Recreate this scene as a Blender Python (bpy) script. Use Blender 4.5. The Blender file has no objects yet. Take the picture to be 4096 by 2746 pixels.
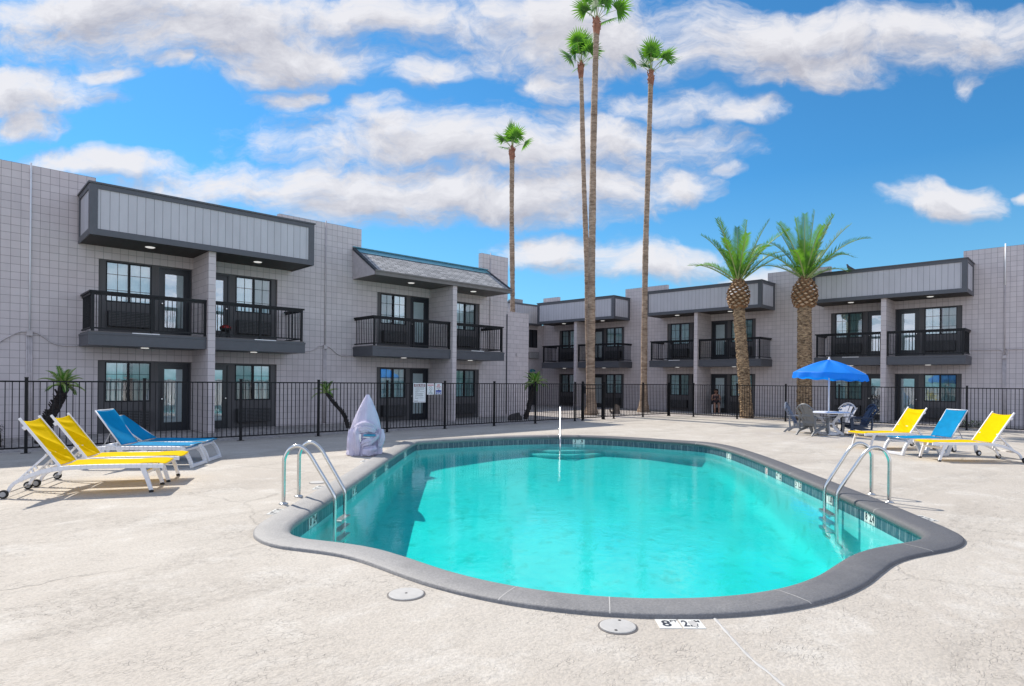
import bpy, bmesh, math, random
from mathutils import Vector, Matrix
from math import sin, cos, pi, radians, atan2, hypot
random.seed(11)
S = bpy.context.scene
COL = S.collection
R = random.Random(5)

# ------------------------------------------------------------------ camera
TH = 0.8188                      # heading of the view, from +X towards +Y
ROLL = 0.0095
fwd = Vector((cos(TH), sin(TH), 0)); rgt = Vector((sin(TH), -cos(TH), 0)); up = Vector((0, 0, 1))
cam_d = bpy.data.cameras.new("camera"); cam = bpy.data.objects.new("camera", cam_d); COL.objects.link(cam)
cr = rgt * cos(ROLL) + up * sin(ROLL); cu = up * cos(ROLL) - rgt * sin(ROLL)
M = Matrix((cr, cu, -fwd)).transposed().to_4x4(); M.translation = Vector((0, 0, 1.60))
cam.matrix_world = M
cam_d.sensor_width = 36; cam_d.lens = 36 * 2465.79 / 4096; cam_d.shift_y = 150.74 / 4096
cam_d.clip_start = 0.05; cam_d.clip_end = 2000
S.camera = cam

# ------------------------------------------------------------------ light
SUN_EL = radians(46.5)
sun_d = bpy.data.lights.new("sun", 'SUN'); sun_d.energy = 4.4; sun_d.angle = radians(0.5); sun_d.color = (1.0, 0.93, 0.83)
sun = bpy.data.objects.new("sun", sun_d); COL.objects.link(sun)
sdir = Vector((0.02, cos(SUN_EL), sin(SUN_EL))).normalized()
sun.rotation_euler = sdir.to_track_quat('Z', 'Y').to_euler(); sun.location = sdir * 60
S.view_settings.view_transform = 'Standard'; S.view_settings.look = 'None'
S.view_settings.exposure = 0.38; S.view_settings.gamma = 1.0
try: S.view_settings.use_curve_mapping = False
except Exception: pass
S.cycles.max_bounces = 10; S.cycles.transparent_max_bounces = 16; S.cycles.diffuse_bounces = 4
S.cycles.use_denoising = True
try: S.cycles.use_adaptive_sampling = True; S.cycles.adaptive_threshold = 0.01
except Exception: pass
S.cycles.caustics_reflective = False; S.cycles.caustics_refractive = False; S.cycles.sample_clamp_indirect = 6

class NT:
    """tiny helper round a node tree"""
    def __init__(s, tree): s.t = tree; s.n = tree.nodes; s.l = tree.links
    def add(s, typ, **kw):
        nd = s.n.new(typ)
        for k, v in kw.items(): setattr(nd, k, v)
        return nd
    def put(s, sock, v):
        if v is None: return
        if isinstance(v, bpy.types.NodeSocket): s.l.new(v, sock)
        else:
            if isinstance(v, (tuple, list)) and sock.type == 'RGBA' and len(v) == 3: v = (*v, 1)
            sock.default_value = v
    def math(s, op, a, b=None, c=None, clamp=False):
        nd = s.add('ShaderNodeMath', operation=op, use_clamp=clamp)
        s.put(nd.inputs[0], a); s.put(nd.inputs[1], b); s.put(nd.inputs[2], c)
        return nd.outputs[0]
    def vec(s, op, a, b=None, c=None):
        nd = s.add('ShaderNodeVectorMath', operation=op)
        s.put(nd.inputs[0], a); s.put(nd.inputs[1], b); s.put(nd.inputs[2], c)
        return nd.outputs['Value'] if op in ('DOT_PRODUCT', 'LENGTH') else nd.outputs[0]
    def mix(s, f, a, b, blend='MIX'):
        nd = s.add('ShaderNodeMix', data_type='RGBA', blend_type=blend)
        s.put(nd.inputs[0], f); s.put(nd.inputs[6], a); s.put(nd.inputs[7], b)
        return nd.outputs[2]
    def noise(s, v, scale, detail=4, rough=.55, dist=0, col=False):
        nd = s.add('ShaderNodeTexNoise'); s.put(nd.inputs['Vector'], v)
        nd.inputs['Scale'].default_value = scale; nd.inputs['Detail'].default_value = detail
        nd.inputs['Roughness'].default_value = rough; nd.inputs['Distortion'].default_value = dist
        return nd.outputs[1 if col else 0]
    def ramp(s, f, lo, hi, interp='LINEAR'):
        nd = s.add('ShaderNodeMapRange', interpolation_type=interp); nd.clamp = True if interp == 'LINEAR' else True
        s.put(nd.inputs[0], f); s.put(nd.inputs[1], lo); s.put(nd.inputs[2], hi)
        return nd.outputs[0]
    def comb(s, x, y, z):
        nd = s.add('ShaderNodeCombineXYZ'); s.put(nd.inputs[0], x); s.put(nd.inputs[1], y); s.put(nd.inputs[2], z); return nd.outputs[0]
    def sep(s, v):
        nd = s.add('ShaderNodeSeparateXYZ'); s.put(nd.inputs[0], v); return nd.outputs

# ------------------------------------------------------------------ sky with clouds
W = bpy.data.worlds.new("World"); S.world = W; W.use_nodes = True
T = NT(W.node_tree); T.n.clear()
sky = T.add('ShaderNodeTexSky', sky_type='NISHITA')
sky.sun_disc = False; sky.sun_elevation = SUN_EL; sky.sun_rotation = 0.0
sky.air_density = 1.0; sky.dust_density = 0.25; sky.ozone_density = 3.0; sky.altitude = 300
SKY_TINT = (0.36, 0.90, 1.14)
CLOUD_W = (6.7, 6.65, 6.9); CLOUD_G = (3.9, 3.9, 4.4)
# cloud masses: azimuth/elevation tangents (u right of the heading, v up), half sizes, thinness
CL = [(350,40,560,100,0),(900,35,330,60,.1),(640,120,260,66,0),(955,150,85,42,.25),(70,212,175,55,.08),(40,288,120,38,.12),
      (245,178,65,22,.4),(395,152,52,22,.3),(650,222,95,28,.5),(865,232,75,30,.45),(1010,325,400,88,0),(880,440,430,80,0),
      (1150,450,320,66,0),(560,430,140,62,.05),(1330,325,300,62,.0),(1290,425,240,74,.05),(1560,415,100,42,.2),(220,378,230,36,.1),
      (420,430,190,56,.12),(1400,80,340,92,0),(1750,85,310,78,0),(1860,140,230,52,.05),(2170,85,240,78,.12),(2215,185,70,30,.75),
      (1270,190,95,40,.3),(1520,228,170,42,.3),(1690,250,105,30,.28),(1660,372,60,22,.7),(2165,437,125,46,.05),(2345,430,32,16,.3),
      (1270,585,150,50,.05),(1500,600,190,46,.15),(1730,640,120,30,.3),(120,520,300,60,.2)]
g = bpy.data.node_groups.new("cloud_field", 'ShaderNodeTree')
g.interface.new_socket("uv", in_out='INPUT', socket_type='NodeSocketVector')
g.interface.new_socket("density", in_out='OUTPUT', socket_type='NodeSocketFloat')
G = NT(g); gi = G.add('NodeGroupInput'); go = G.add('NodeGroupOutput'); uv = gi.outputs[0]
w1 = G.vec('SUBTRACT', G.noise(uv, 6, 4, .55, col=True), (.5, .5, .5))
uvw = G.vec('MULTIPLY_ADD', w1, (.22, .10, 0), uv)
cur = None
for (x, y, rx, ry, thin) in CL:
    u0, v0, ru, rv = (x - 1169.5) / 1408, (870 - y) / 1408, rx / 1408, ry / 1408
    q = G.vec('MULTIPLY_ADD', uvw, (1 / ru, 1 / rv, 0), (-u0 / ru, -v0 / rv, math.sqrt(thin)))
    d2 = G.vec('DOT_PRODUCT', q, q)
    if cur is None: cur = d2
    else:
        nd = G.add('ShaderNodeMath', operation='SMOOTH_MIN'); G.put(nd.inputs[0], cur); G.put(nd.inputs[1], d2); nd.inputs[2].default_value = .25
        cur = nd.outputs[0]
body = G.math('SUBTRACT', 1.0, G.math('MINIMUM', cur, 2.2))
sc1 = G.vec('MULTIPLY', uvw, (1, 2.0, 1))
n1 = G.noise(sc1, 6.5, 10, .66); n2 = G.noise(sc1, 2.6, 3, .5)
nz = G.math('ADD', G.math('MULTIPLY', G.math('SUBTRACT', n1, .5), 3.7), G.math('MULTIPLY', G.math('SUBTRACT', n2, .5), .6))
G.put(go.inputs[0], G.math('ADD', G.math('MULTIPLY_ADD', body, .95, .12), nz))

tc = T.add('ShaderNodeTexCoord'); dirv = tc.outputs['Generated']
df = T.vec('DOT_PRODUCT', dirv, tuple(fwd)); dr = T.vec('DOT_PRODUCT', dirv, tuple(rgt)); dz = T.sep(dirv)[2]
dfs = T.math('MAXIMUM', df, .08)
uvc = T.comb(T.math('DIVIDE', dr, dfs), T.math('DIVIDE', dz, dfs), 0)
def field(v):
    nd = T.add('ShaderNodeGroup'); nd.node_tree = g; T.put(nd.inputs[0], v); return nd.outputs[0]
d0 = field(uvc); d1 = field(T.vec('ADD', uvc, (-.012, .034, 0)))
# the part of the sky outside the photograph: unseen cloud, thickened and brightened to lift the shaded walls and windows
dzs = T.math('MAXIMUM', dz, .06)
lay = T.comb(T.math('DIVIDE', T.sep(dirv)[0], dzs), T.math('DIVIDE', T.sep(dirv)[1], dzs), 0)
gen = T.math('MULTIPLY', T.math('SUBTRACT', T.noise(lay, .8, 6, .55), .5), 3.0)
out = T.math('MAXIMUM', T.ramp(df, .55, .3), T.ramp(T.sep(uvc)[1], .62, .8))
den = T.math('MAXIMUM', T.math('MULTIPLY', d0, T.math('SUBTRACT', 1, out)), T.math('SUBTRACT', T.math('MULTIPLY', T.math('ADD', gen, T.math('SUBTRACT', .60, T.math('MULTIPLY', T.ramp(dz, .22, .62), 1.35))), out), T.math('MULTIPLY', T.math('SUBTRACT', 1, out), 2)))
alpha = T.math('MULTIPLY', T.ramp(den, -.48, 1.05, 'SMOOTHSTEP'), T.ramp(dz, .0, .03))
lit = T.math('ADD', .50, T.math('MULTIPLY', T.math('SUBTRACT', d0, d1), .62))
lit = T.math('SUBTRACT', lit, T.math('MULTIPLY', T.ramp(den, .5, 1.5), .36), clamp=True)
ccol = T.mix(out, T.mix(T.ramp(lit, .0, .8), CLOUD_G, CLOUD_W), (13.2, 13.3, 15.0))
skyc = T.mix(1.0, sky.outputs[0], SKY_TINT, 'MULTIPLY')
skyc = T.mix(T.math('MULTIPLY', T.ramp(dz, .30, .0), .55), skyc, (2.7, 4.9, 6.3))
colr = T.mix(T.math('MULTIPLY', alpha, .96), skyc, ccol)
bg = T.add('ShaderNodeBackground'); T.put(bg.inputs[0], colr); bg.inputs[1].default_value = 0.10
wo = T.add('ShaderNodeOutputWorld'); T.l.new(bg.outputs[0], wo.inputs[0])

# ------------------------------------------------------------------ materials
MATS = {}
def new_mat(name):
    m = bpy.data.materials.new(name); m.use_nodes = True; t = NT(m.node_tree)
    b = t.n['Principled BSDF']; MATS[name] = m
    return m, t, b
def plain(name, col, rough=.6, metal=0, var=.12, vscale=6, bump=0, bscale=40, spec=None):
    m, t, b = new_mat(name)
    o = t.add('ShaderNodeTexCoord').outputs['Object']
    n = t.noise(o, vscale, 5, .6)
    c2 = tuple(min(1, c * (1 + var)) for c in col); c1 = tuple(c * (1 - var) for c in col)
    t.put(b.inputs['Base Color'], t.mix(t.ramp(n, .3, .7), c1, c2))
    t.put(b.inputs['Roughness'], t.math('ADD', rough, t.math('MULTIPLY', t.math('SUBTRACT', t.noise(o, vscale * 3, 3), .5), .15)))
    b.inputs['Metallic'].default_value = metal
    if spec is not None: b.inputs['Specular IOR Level'].default_value = spec
    if bump:
        bp = t.add('ShaderNodeBump'); bp.inputs['Strength'].default_value = bump; bp.inputs['Distance'].default_value = .01
        t.put(bp.inputs['Height'], t.noise(o, bscale, 4, .6)); t.put(b.inputs['Normal'], bp.outputs[0])
    return m
def block_mat(name, bw, rh, off, axis, ox=0, oz=.038, base=(.605, .55, .545), mort=.0045):
    m, t, b = new_mat(name)
    o = t.add('ShaderNodeTexCoord').outputs['Object']; s = t.sep(o)
    v = t.comb(t.math('SUBTRACT', s[axis], ox), t.math('SUBTRACT', s[2], oz), 0)
    br = t.add('ShaderNodeTexBrick', offset=off, offset_frequency=2); t.put(br.inputs['Vector'], v)
    br.inputs['Scale'].default_value = 1; br.inputs['Brick Width'].default_value = bw; br.inputs['Row Height'].default_value = rh
    br.inputs['Mortar Size'].default_value = mort; br.inputs['Mortar Smooth'].default_value = .2; br.inputs['Bias'].default_value = 0
    br.inputs['Color1'].default_value = (*[c * .955 for c in base], 1); br.inputs['Color2'].default_value = (*[c * 1.045 for c in base], 1)
    br.inputs['Mortar'].default_value = (*[c * .42 for c in base], 1)
    n = t.noise(o, .9, 6, .65); n2 = t.noise(t.vec('MULTIPLY', o, (3, 3, .5)), 1.2, 4, .6)
    c = t.mix(t.ramp(n, .35, .75), br.outputs[0], t.mix(1, br.outputs[0], (.90, .89, .90), 'MULTIPLY'))
    c = t.mix(t.math('MULTIPLY', t.ramp(n2, .56, .75), .35), c, t.mix(1, c, (.80, .80, .84), 'MULTIPLY'))
    t.put(b.inputs['Base Color'], c); b.inputs['Roughness'].default_value = .75
    h = t.math('ADD', t.math('MULTIPLY', br.outputs[1], -1.0), t.math('MULTIPLY', t.noise(o, 60, 4), .12))
    bp = t.add('ShaderNodeBump'); bp.inputs['Strength'].default_value = .6; bp.inputs['Distance'].default_value = .008
    t.put(bp.inputs['Height'], h); t.put(b.inputs['Normal'], bp.outputs[0])
    return m
def stripe_mat(name, col, width, gap, rough=.6, dark=.35, axes=(0, 1)):
    m, t, b = new_mat(name)
    o = t.add('ShaderNodeTexCoord').outputs['Object']; s = t.sep(o)
    v = t.comb(t.math('ADD', s[axes[0]], s[axes[1]]), t.math('ADD', s[2], 50), 0)
    br = t.add('ShaderNodeTexBrick', offset=0); t.put(br.inputs['Vector'], v)
    br.inputs['Scale'].default_value = 1; br.inputs['Brick Width'].default_value = width; br.inputs['Row Height'].default_value = 200
    br.inputs['Mortar Size'].default_value = gap; br.inputs['Mortar Smooth'].default_value = .3
    br.inputs['Color1'].default_value = (*[c * .97 for c in col], 1); br.inputs['Color2'].default_value = (*[c * 1.03 for c in col], 1)
    br.inputs['Mortar'].default_value = (*[c * dark for c in col], 1)
    n = t.noise(t.vec('MULTIPLY', o, (2, 2, .6)), 1.5, 5, .6)
    t.put(b.inputs['Base Color'], t.mix(t.ramp(n, .4, .75), br.outputs[0], t.mix(1, br.outputs[0], (.9, .9, .9), 'MULTIPLY')))
    b.inputs['Roughness'].default_value = rough
    bp = t.add('ShaderNodeBump'); bp.inputs['Strength'].default_value = .5; bp.inputs['Distance'].default_value = .006
    t.put(bp.inputs['Height'], t.math('MULTIPLY', br.outputs[1], -1)); t.put(b.inputs['Normal'], bp.outputs[0])
    return m
block_mat('block', .2032, .2032, 0, 0, .18)
block_mat('fin_block', .4064, .2032, .5, 1)
block_mat('screen_block', .4064, .2032, .5, 0, base=(.58, .525, .53))
stripe_mat('siding', (.50, .495, .52), .205, .006)
stripe_mat('infill', (.085, .082, .085), .30, .004, .55, .6)
plain('trim', (.075, .080, .092), .45, var=.08)
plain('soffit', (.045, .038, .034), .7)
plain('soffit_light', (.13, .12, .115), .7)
plain('door_black', (.016, .020, .027), .35, var=.1)
plain('frame_black', (.010, .012, .016), .45, spec=.25)
plain('rail_black', (.009, .010, .012), .45, spec=.25)
plain('iron', (.009, .0095, .011), .5, spec=.22)
plain('wall_paint', (.52, .475, .475), .7)
plain('white_paint', (.78, .78, .78), .5, var=.04)
plain('curtain', (.84, .83, .79), .9, var=.05)
plain('shade', (.84, .87, .88), .8, var=.03)
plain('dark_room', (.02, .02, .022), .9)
plain('grille', (.012, .0125, .014), .5)
plain('ac_slat', (.085, .086, .092), .5)
plain('joint', (.44, .43, .41), .85)
plain('teal_metal', (.07, .25, .31), .35, metal=.3, var=.1)
plain('fascia_brown', (.17, .155, .145), .6)
plain('chrome', (.62, .62, .60), .22, metal=1, var=.06)
plain('brushed', (.55, .55, .54), .32, metal=1, var=.10, vscale=14)
plain('plastic_white', (.76, .76, .78), .42, var=.05)
plain('resin_white', (.70, .71, .73), .45, var=.05)
plain('sling_yellow', (.88, .67, .002), .85, var=.05, vscale=9, spec=.08)
plain('sling_blue', (.003, .33, .60), .8, var=.12, vscale=7, spec=.15)
plain('rubber', (.018, .018, .018), .8)
plain('hub_grey', (.35, .35, .35), .5)
plain('chair_grey', (.165, .175, .185), .5, var=.06)
plain('chair_slate', (.20, .215, .24), .5, var=.06)
plain('chair_pale', (.34, .345, .365), .5, var=.06)
plain('chair_navy', (.018, .032, .065), .5, var=.08)
plain('umbrella_blue', (.002, .24, .86), .6, var=.05, vscale=3)
plain('cover_cloth', (.68, .65, .80), .78, var=.10, vscale=5)
plain('lift_blue', (.02, .26, .42), .5)
plain('sign_white', (.72, .74, .76), .4, var=.02)
plain('sign_maroon', (.16, .015, .03), .4, var=.02)
plain('sign_red', (.55, .03, .04), .4, var=.02)
plain('sign_blue', (.01, .05, .33), .4, var=.02)
plain('sign_ink', (.05, .055, .07), .5, var=.02)
plain('sign_green', (.03, .10, .09), .5, var=.02)
plain('marker_white', (.66, .66, .62), .35, var=.06, vscale=30)
plain('marker_ink', (.018, .02, .03), .5)
plain('lid', (.41, .40, .38), .7, var=.08, vscale=14)
plain('skin', (.36, .19, .13), .55, var=.05)
plain('hair', (.028, .015, .010), .6)
plain('cloth_dark', (.02, .022, .03), .8)
plain('cloth_top', (.10, .055, .06), .8)
plain('cloth_pink', (.30, .13, .13), .8)
plain('rock', (.055, .048, .045), .9, var=.4, bump=1, bscale=9)
plain('dead_wood', (.21, .165, .13), .9, var=.4, bump=1, bscale=14)
plain('grill_red', (.25, .02, .02), .35)
plain('pigeon', (.06, .065, .08), .6, var=.3)
plain('roof_grey', (.25, .25, .26), .85, var=.2, vscale=12)
plain('frond_green', (.065, .19, .013), .5, var=.45, vscale=1.7)
plain('frond_dark', (.034, .105, .012), .5, var=.45, vscale=1.7)
plain('fan_green', (.085, .27, .016), .5, var=.5, vscale=1.3)
plain('fan_dark', (.045, .15, .012), .5, var=.5, vscale=1.3)
plain('rachis', (.30, .37, .13), .5)
plain('shrub_dark', (.030, .024, .018), .9, var=.5)
for nm in ('frond_green', 'frond_dark', 'fan_green', 'fan_dark'):   # leaves pass some light
    m = MATS[nm]; t = NT(m.node_tree); b = t.n['Principled BSDF']
    tr = t.add('ShaderNodeBsdfTranslucent'); tr.inputs[0].default_value = (.20, .46, .03, 1)
    ms = t.add('ShaderNodeMixShader'); ms.inputs[0].default_value = .35
    t.l.new(b.outputs[0], ms.inputs[1]); t.l.new(tr.outputs[0], ms.inputs[2]); t.l.new(ms.outputs[0], t.n['Material Output'].inputs[0])
for nm, col, f in (('umbrella_blue', (.002, .34, .98, 1), .45), ('sling_yellow', (.95, .74, .004, 1), .45), ('sling_blue', (.004, .44, .74, 1), .42), ('cover_cloth', (.5, .48, .62, 1), .22)):
    m = MATS[nm]; t = NT(m.node_tree); b = t.n['Principled BSDF']
    tr = t.add('ShaderNodeBsdfTranslucent'); tr.inputs[0].default_value = col
    ms = t.add('ShaderNodeMixShader'); ms.inputs[0].default_value = f
    t.l.new(b.outputs[0], ms.inputs[1]); t.l.new(tr.outputs[0], ms.inputs[2]); t.l.new(ms.outputs[0], t.n['Material Output'].inputs[0])
def cloth_bump(nm, scale, strength, stretch):
    m = MATS[nm]; t = NT(m.node_tree); b = t.n['Principled BSDF']; o = t.add('ShaderNodeTexCoord').outputs['Object']
    bp = t.add('ShaderNodeBump'); bp.inputs['Strength'].default_value = strength; bp.inputs['Distance'].default_value = .03
    t.put(bp.inputs['Height'], t.noise(t.vec('MULTIPLY', o, stretch), scale, 3, .5, 1.0)); t.put(b.inputs['Normal'], bp.outputs[0])
cloth_bump('cover_cloth', 5, .9, (1.6, 1.6, .7)); cloth_bump('sling_yellow', 5, .35, (1.5, .6, 1))
cloth_bump('umbrella_blue', 5, .35, (1, 1, 1)); cloth_bump('sling_blue', 5, .2, (1.5, .6, 1))
m, t, b = new_mat('lamp_lens'); b.inputs['Base Color'].default_value = (.8, .8, .8, 1); b.inputs['Emission Color'].default_value = (1, .97, .92, 1); b.inputs['Emission Strength'].default_value = .45
def glass_mat(name, f0, tint):
    m, t, b = new_mat(name); t.n.remove(b)
    lw = t.add('ShaderNodeFresnel'); lw.inputs[0].default_value = 1.5
    gl = t.add('ShaderNodeBsdfGlossy'); gl.inputs['Roughness'].default_value = .015; gl.inputs[0].default_value = (.92, .96, 1, 1)
    o = t.add('ShaderNodeTexCoord').outputs['Object']
    bp = t.add('ShaderNodeBump'); bp.inputs['Strength'].default_value = .06; bp.inputs['Distance'].default_value = .02
    t.put(bp.inputs['Height'], t.noise(o, 2.5, 2)); t.put(gl.inputs['Normal'], bp.outputs[0])
    tp = t.add('ShaderNodeBsdfTransparent'); tp.inputs[0].default_value = (*tint, 1)
    ms = t.add('ShaderNodeMixShader'); t.put(ms.inputs[0], t.math('ADD', lw.outputs[0], f0, clamp=True))
    t.l.new(tp.outputs[0], ms.inputs[1]); t.l.new(gl.outputs[0], ms.inputs[2]); t.l.new(ms.outputs[0], t.n['Material Output'].inputs[0])
glass_mat('glass_screen', .10, (.42, .60, .62)); glass_mat('glass', .22, (.68, .96, 1.0)); glass_mat('door_glass', .28, (.86, .99, 1.0))
# shingles
m, t, b = new_mat('shingle'); o = t.add('ShaderNodeTexCoord').outputs['Object']; s = t.sep(o)
br = t.add('ShaderNodeTexBrick', offset=.5); t.put(br.inputs['Vector'], t.comb(s[0], t.math('MULTIPLY', s[1], 1.25), 0))
for k, v in (('Scale', 1), ('Brick Width', .30), ('Row Height', .14), ('Mortar Size', .010), ('Mortar Smooth', .1)): br.inputs[k].default_value = v
br.inputs['Color1'].default_value = (.22, .225, .23, 1); br.inputs['Color2'].default_value = (.42, .42, .42, 1); br.inputs['Mortar'].default_value = (.03, .03, .035, 1)
t.put(b.inputs['Base Color'], br.outputs[0]); b.inputs['Roughness'].default_value = .85
bp = t.add('ShaderNodeBump'); bp.inputs['Strength'].default_value = .8; bp.inputs['Distance'].default_value = .015
t.put(bp.inputs['Height'], t.math('ADD', t.math('MULTIPLY', br.outputs[1], -1), t.noise(o, 30, 3))); t.put(b.inputs['Normal'], bp.outputs[0])
# trunks
def trunk_mat(name, c1, c2, rings, stretch):
    m, t, b = new_mat(name); o = t.add('ShaderNodeTexCoord').outputs['Object']
    v = t.vec('MULTIPLY', o, (1, 1, stretch)); n = t.noise(v, rings, 4, .65, .6); n2 = t.noise(o, 1.1, 4)
    t.put(b.inputs['Base Color'], t.mix(t.ramp(n2, .35, .65), t.mix(t.ramp(n, .35, .65), c1, c2), t.mix(t.ramp(n, .35, .65), tuple(c * .6 for c in c1), tuple(c * .72 for c in c2))))
    b.inputs['Roughness'].default_value = .9
    bp = t.add('ShaderNodeBump'); bp.inputs['Strength'].default_value = 1; bp.inputs['Distance'].default_value = .04
    t.put(bp.inputs['Height'], n); t.put(b.inputs['Normal'], bp.outputs[0])
trunk_mat('palm_trunk', (.26, .175, .115), (.54, .40, .29), 3.0, 4.5)
trunk_mat('date_trunk', (.10, .06, .035), (.60, .43, .26), 6, 3.2)
trunk_mat('small_trunk', (.012, .010, .010), (.06, .045, .04), 12, 2)
plain('cut_boot', (.50, .34, .20), .9, var=.35, vscale=4, bump=.6, bscale=14)
plain('boot_pale', (.72, .66, .60), .9, var=.2, vscale=4)
plain('boot_dark', (.25, .14, .07), .95, var=.4, vscale=5)
plain('boot_red', (.30, .13, .08), .9, var=.3, vscale=4)
# deck concrete: patched, stained and crazed
m, t, b = new_mat('deck'); o = t.add('ShaderNodeTexCoord').outputs['Object']
nA = t.noise(o, .33, 6, .62, .6); nB = t.noise(o, 1.6, 6, .66, .4); nC = t.noise(o, 9, 5, .7); nD = t.noise(t.vec('MULTIPLY', o, (.5, 1.6, 1)), .55, 5, .6, 1.2); nE = t.noise(o, 45, 3, .7)
c = t.mix(t.ramp(nA, .36, .66), (0.498, 0.457, 0.398), (0.434, 0.388, 0.332))
c = t.mix(t.math('MULTIPLY', t.ramp(nB, .52, .70), .75), c, (0.591, 0.559, 0.504))
c = t.mix(t.math('MULTIPLY', t.math('MULTIPLY', t.ramp(nD, .50, .62), t.ramp(t.noise(o, 16, 4, .75), .40, .60)), .75), c, (0.319, 0.286, 0.246))
c = t.mix(t.math('MULTIPLY', t.math('MULTIPLY', t.ramp(nC, .58, .75), t.ramp(nB, .60, .42)), .55), c, (0.286, 0.256, 0.217))
rust = t.math('MULTIPLY', t.ramp(t.noise(o, .8, 5, .7), .64, .74), t.ramp(nC, .48, .62))
c = t.mix(t.math('MULTIPLY', rust, .45), c, (0.383, 0.256, 0.155))
vo = t.add('ShaderNodeTexVoronoi', feature='DISTANCE_TO_EDGE'); vo.inputs['Scale'].default_value = 24
t.put(vo.inputs['Vector'], t.vec('MULTIPLY_ADD', t.noise(o, 7, 3, .6, col=True), (.14, .14, 0), t.vec('MULTIPLY', o, (.8, 1.25, 1))))
craze = t.math('MULTIPLY', t.ramp(vo.outputs[0], .06, .0), t.math('MULTIPLY', t.ramp(t.noise(o, 1.1, 5, .7), .44, .62), t.ramp(t.noise(o, 14, 2), .42, .58)))
vo2 = t.add('ShaderNodeTexVoronoi', feature='DISTANCE_TO_EDGE'); vo2.inputs['Scale'].default_value = .28
t.put(vo2.inputs['Vector'], t.vec('MULTIPLY_ADD', t.noise(o, 1.5, 5, .7, col=True), (.5, .5, 0), o))
crack = t.math('MULTIPLY', t.ramp(vo2.outputs[0], .006, .0), t.ramp(t.noise(o, .5, 3), .44, .56))
c = t.mix(t.math('MULTIPLY', craze, .20), c, (0.173, 0.149, 0.124)); c = t.mix(t.math('MULTIPLY', crack, .35), c, (0.138, 0.119, 0.097))
c = t.mix(t.math('MULTIPLY', t.ramp(nE, .42, .62), .36), c, (0.259, 0.240, 0.206))
t.put(b.inputs['Base Color'], c); b.inputs['Roughness'].default_value = .85
bp = t.add('ShaderNodeBump'); bp.inputs['Strength'].default_value = .9; bp.inputs['Distance'].default_value = .016
h = t.math('SUBTRACT', t.math('ADD', t.math('MULTIPLY', nC, .8), t.math('MULTIPLY', nE, .45)), t.math('ADD', t.math('MULTIPLY', craze, .35), t.math('MULTIPLY', crack, .4)))
t.put(bp.inputs['Height'], h); t.put(b.inputs['Normal'], bp.outputs[0])
# gravel
m, t, b = new_mat('gravel'); o = t.add('ShaderNodeTexCoord').outputs['Object']
vo = t.add('ShaderNodeTexVoronoi'); vo.inputs['Scale'].default_value = 17; t.put(vo.inputs['Vector'], o)
c = t.mix(t.sep(vo.outputs['Color'])[0], (.27, .245, .235), (.58, .53, .49))
c = t.mix(t.ramp(t.noise(o, 1.2, 5), .45, .7), c, t.mix(1, c, (.72, .70, .70), 'MULTIPLY'))
t.put(b.inputs['Base Color'], c); b.inputs['Roughness'].default_value = .9
bp = t.add('ShaderNodeBump'); bp.inputs['Strength'].default_value = 1; bp.inputs['Distance'].default_value = .05; bp.invert = True
t.put(bp.inputs['Height'], vo.outputs['Distance']); t.put(b.inputs['Normal'], bp.outputs[0])
# coping: grey rubbery paint, sun glare plus some wear put into the colour, paler along the left end
m, t, b = new_mat('coping'); o = t.add('ShaderNodeTexCoord').outputs['Object']; s = t.sep(o)
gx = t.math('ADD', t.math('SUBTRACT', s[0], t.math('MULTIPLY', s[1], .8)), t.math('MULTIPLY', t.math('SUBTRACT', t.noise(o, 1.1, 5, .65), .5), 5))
glare_fade = t.ramp(gx, -1.5, 5.0)
c = t.mix(glare_fade, (.225, .22, .215), (.085, .085, .09))
c = t.mix(t.math('MULTIPLY', t.ramp(t.noise(o, 5, 6, .7), .5, .75), .4), c, t.mix(1, c, (1.35, 1.33, 1.30), 'MULTIPLY'))
c = t.mix(t.math('MULTIPLY', t.ramp(t.noise(o, 2.2, 6, .7), .55, .8), .5), c, t.mix(1, c, (.68, .68, .68), 'MULTIPLY'))
c = t.mix(t.math('MULTIPLY', t.ramp(t.noise(o, 55, 3, .7), .40, .68), .5), c, t.mix(1, c, (1.7, 1.7, 1.7), 'MULTIPLY'))
t.put(b.inputs['Base Color'], c); b.inputs['Roughness'].default_value = .6
bp = t.add('ShaderNodeBump'); bp.inputs['Strength'].default_value = .7; bp.inputs['Distance'].default_value = .006
t.put(bp.inputs['Height'], t.math('ADD', t.noise(o, 70, 4, .7), t.math('MULTIPLY', t.noise(o, 6, 4, .6), 2))); t.put(b.inputs['Normal'], bp.outputs[0])
# waterline tile (UV along the contour) and plaster
m, t, b = new_mat('pool_tile'); uvn = t.add('ShaderNodeUVMap'); uvn.uv_map = 'UVMap'
br = t.add('ShaderNodeTexBrick', offset=0); t.put(br.inputs['Vector'], uvn.outputs[0])
for k, v in (('Scale', 1), ('Brick Width', .152), ('Row Height', .152), ('Mortar Size', .004), ('Mortar Smooth', .1)): br.inputs[k].default_value = v
br.inputs['Color1'].default_value = (.022, .055, .085, 1); br.inputs['Color2'].default_value = (.045, .085, .115, 1); br.inputs['Mortar'].default_value = (.30, .34, .36, 1)
n = t.noise(t.vec('MULTIPLY', uvn.outputs[0], (30, 4, 1)), 1, 5, .7)
c = t.mix(t.math('MULTIPLY', t.ramp(n, .50, .72), .55), br.outputs[0], (.36, .39, .39))
t.put(b.inputs['Base Color'], c); b.inputs['Roughness'].default_value = .3
m, t, b = new_mat('plaster'); o = t.add('ShaderNodeTexCoord').outputs['Object']
n = t.noise(o, .9, 6, .65, .5); n2 = t.noise(o, 3.5, 5, .6)
c = t.mix(t.ramp(n, .35, .7), (.27, .70, .67), (.19, .60, .60))
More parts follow.
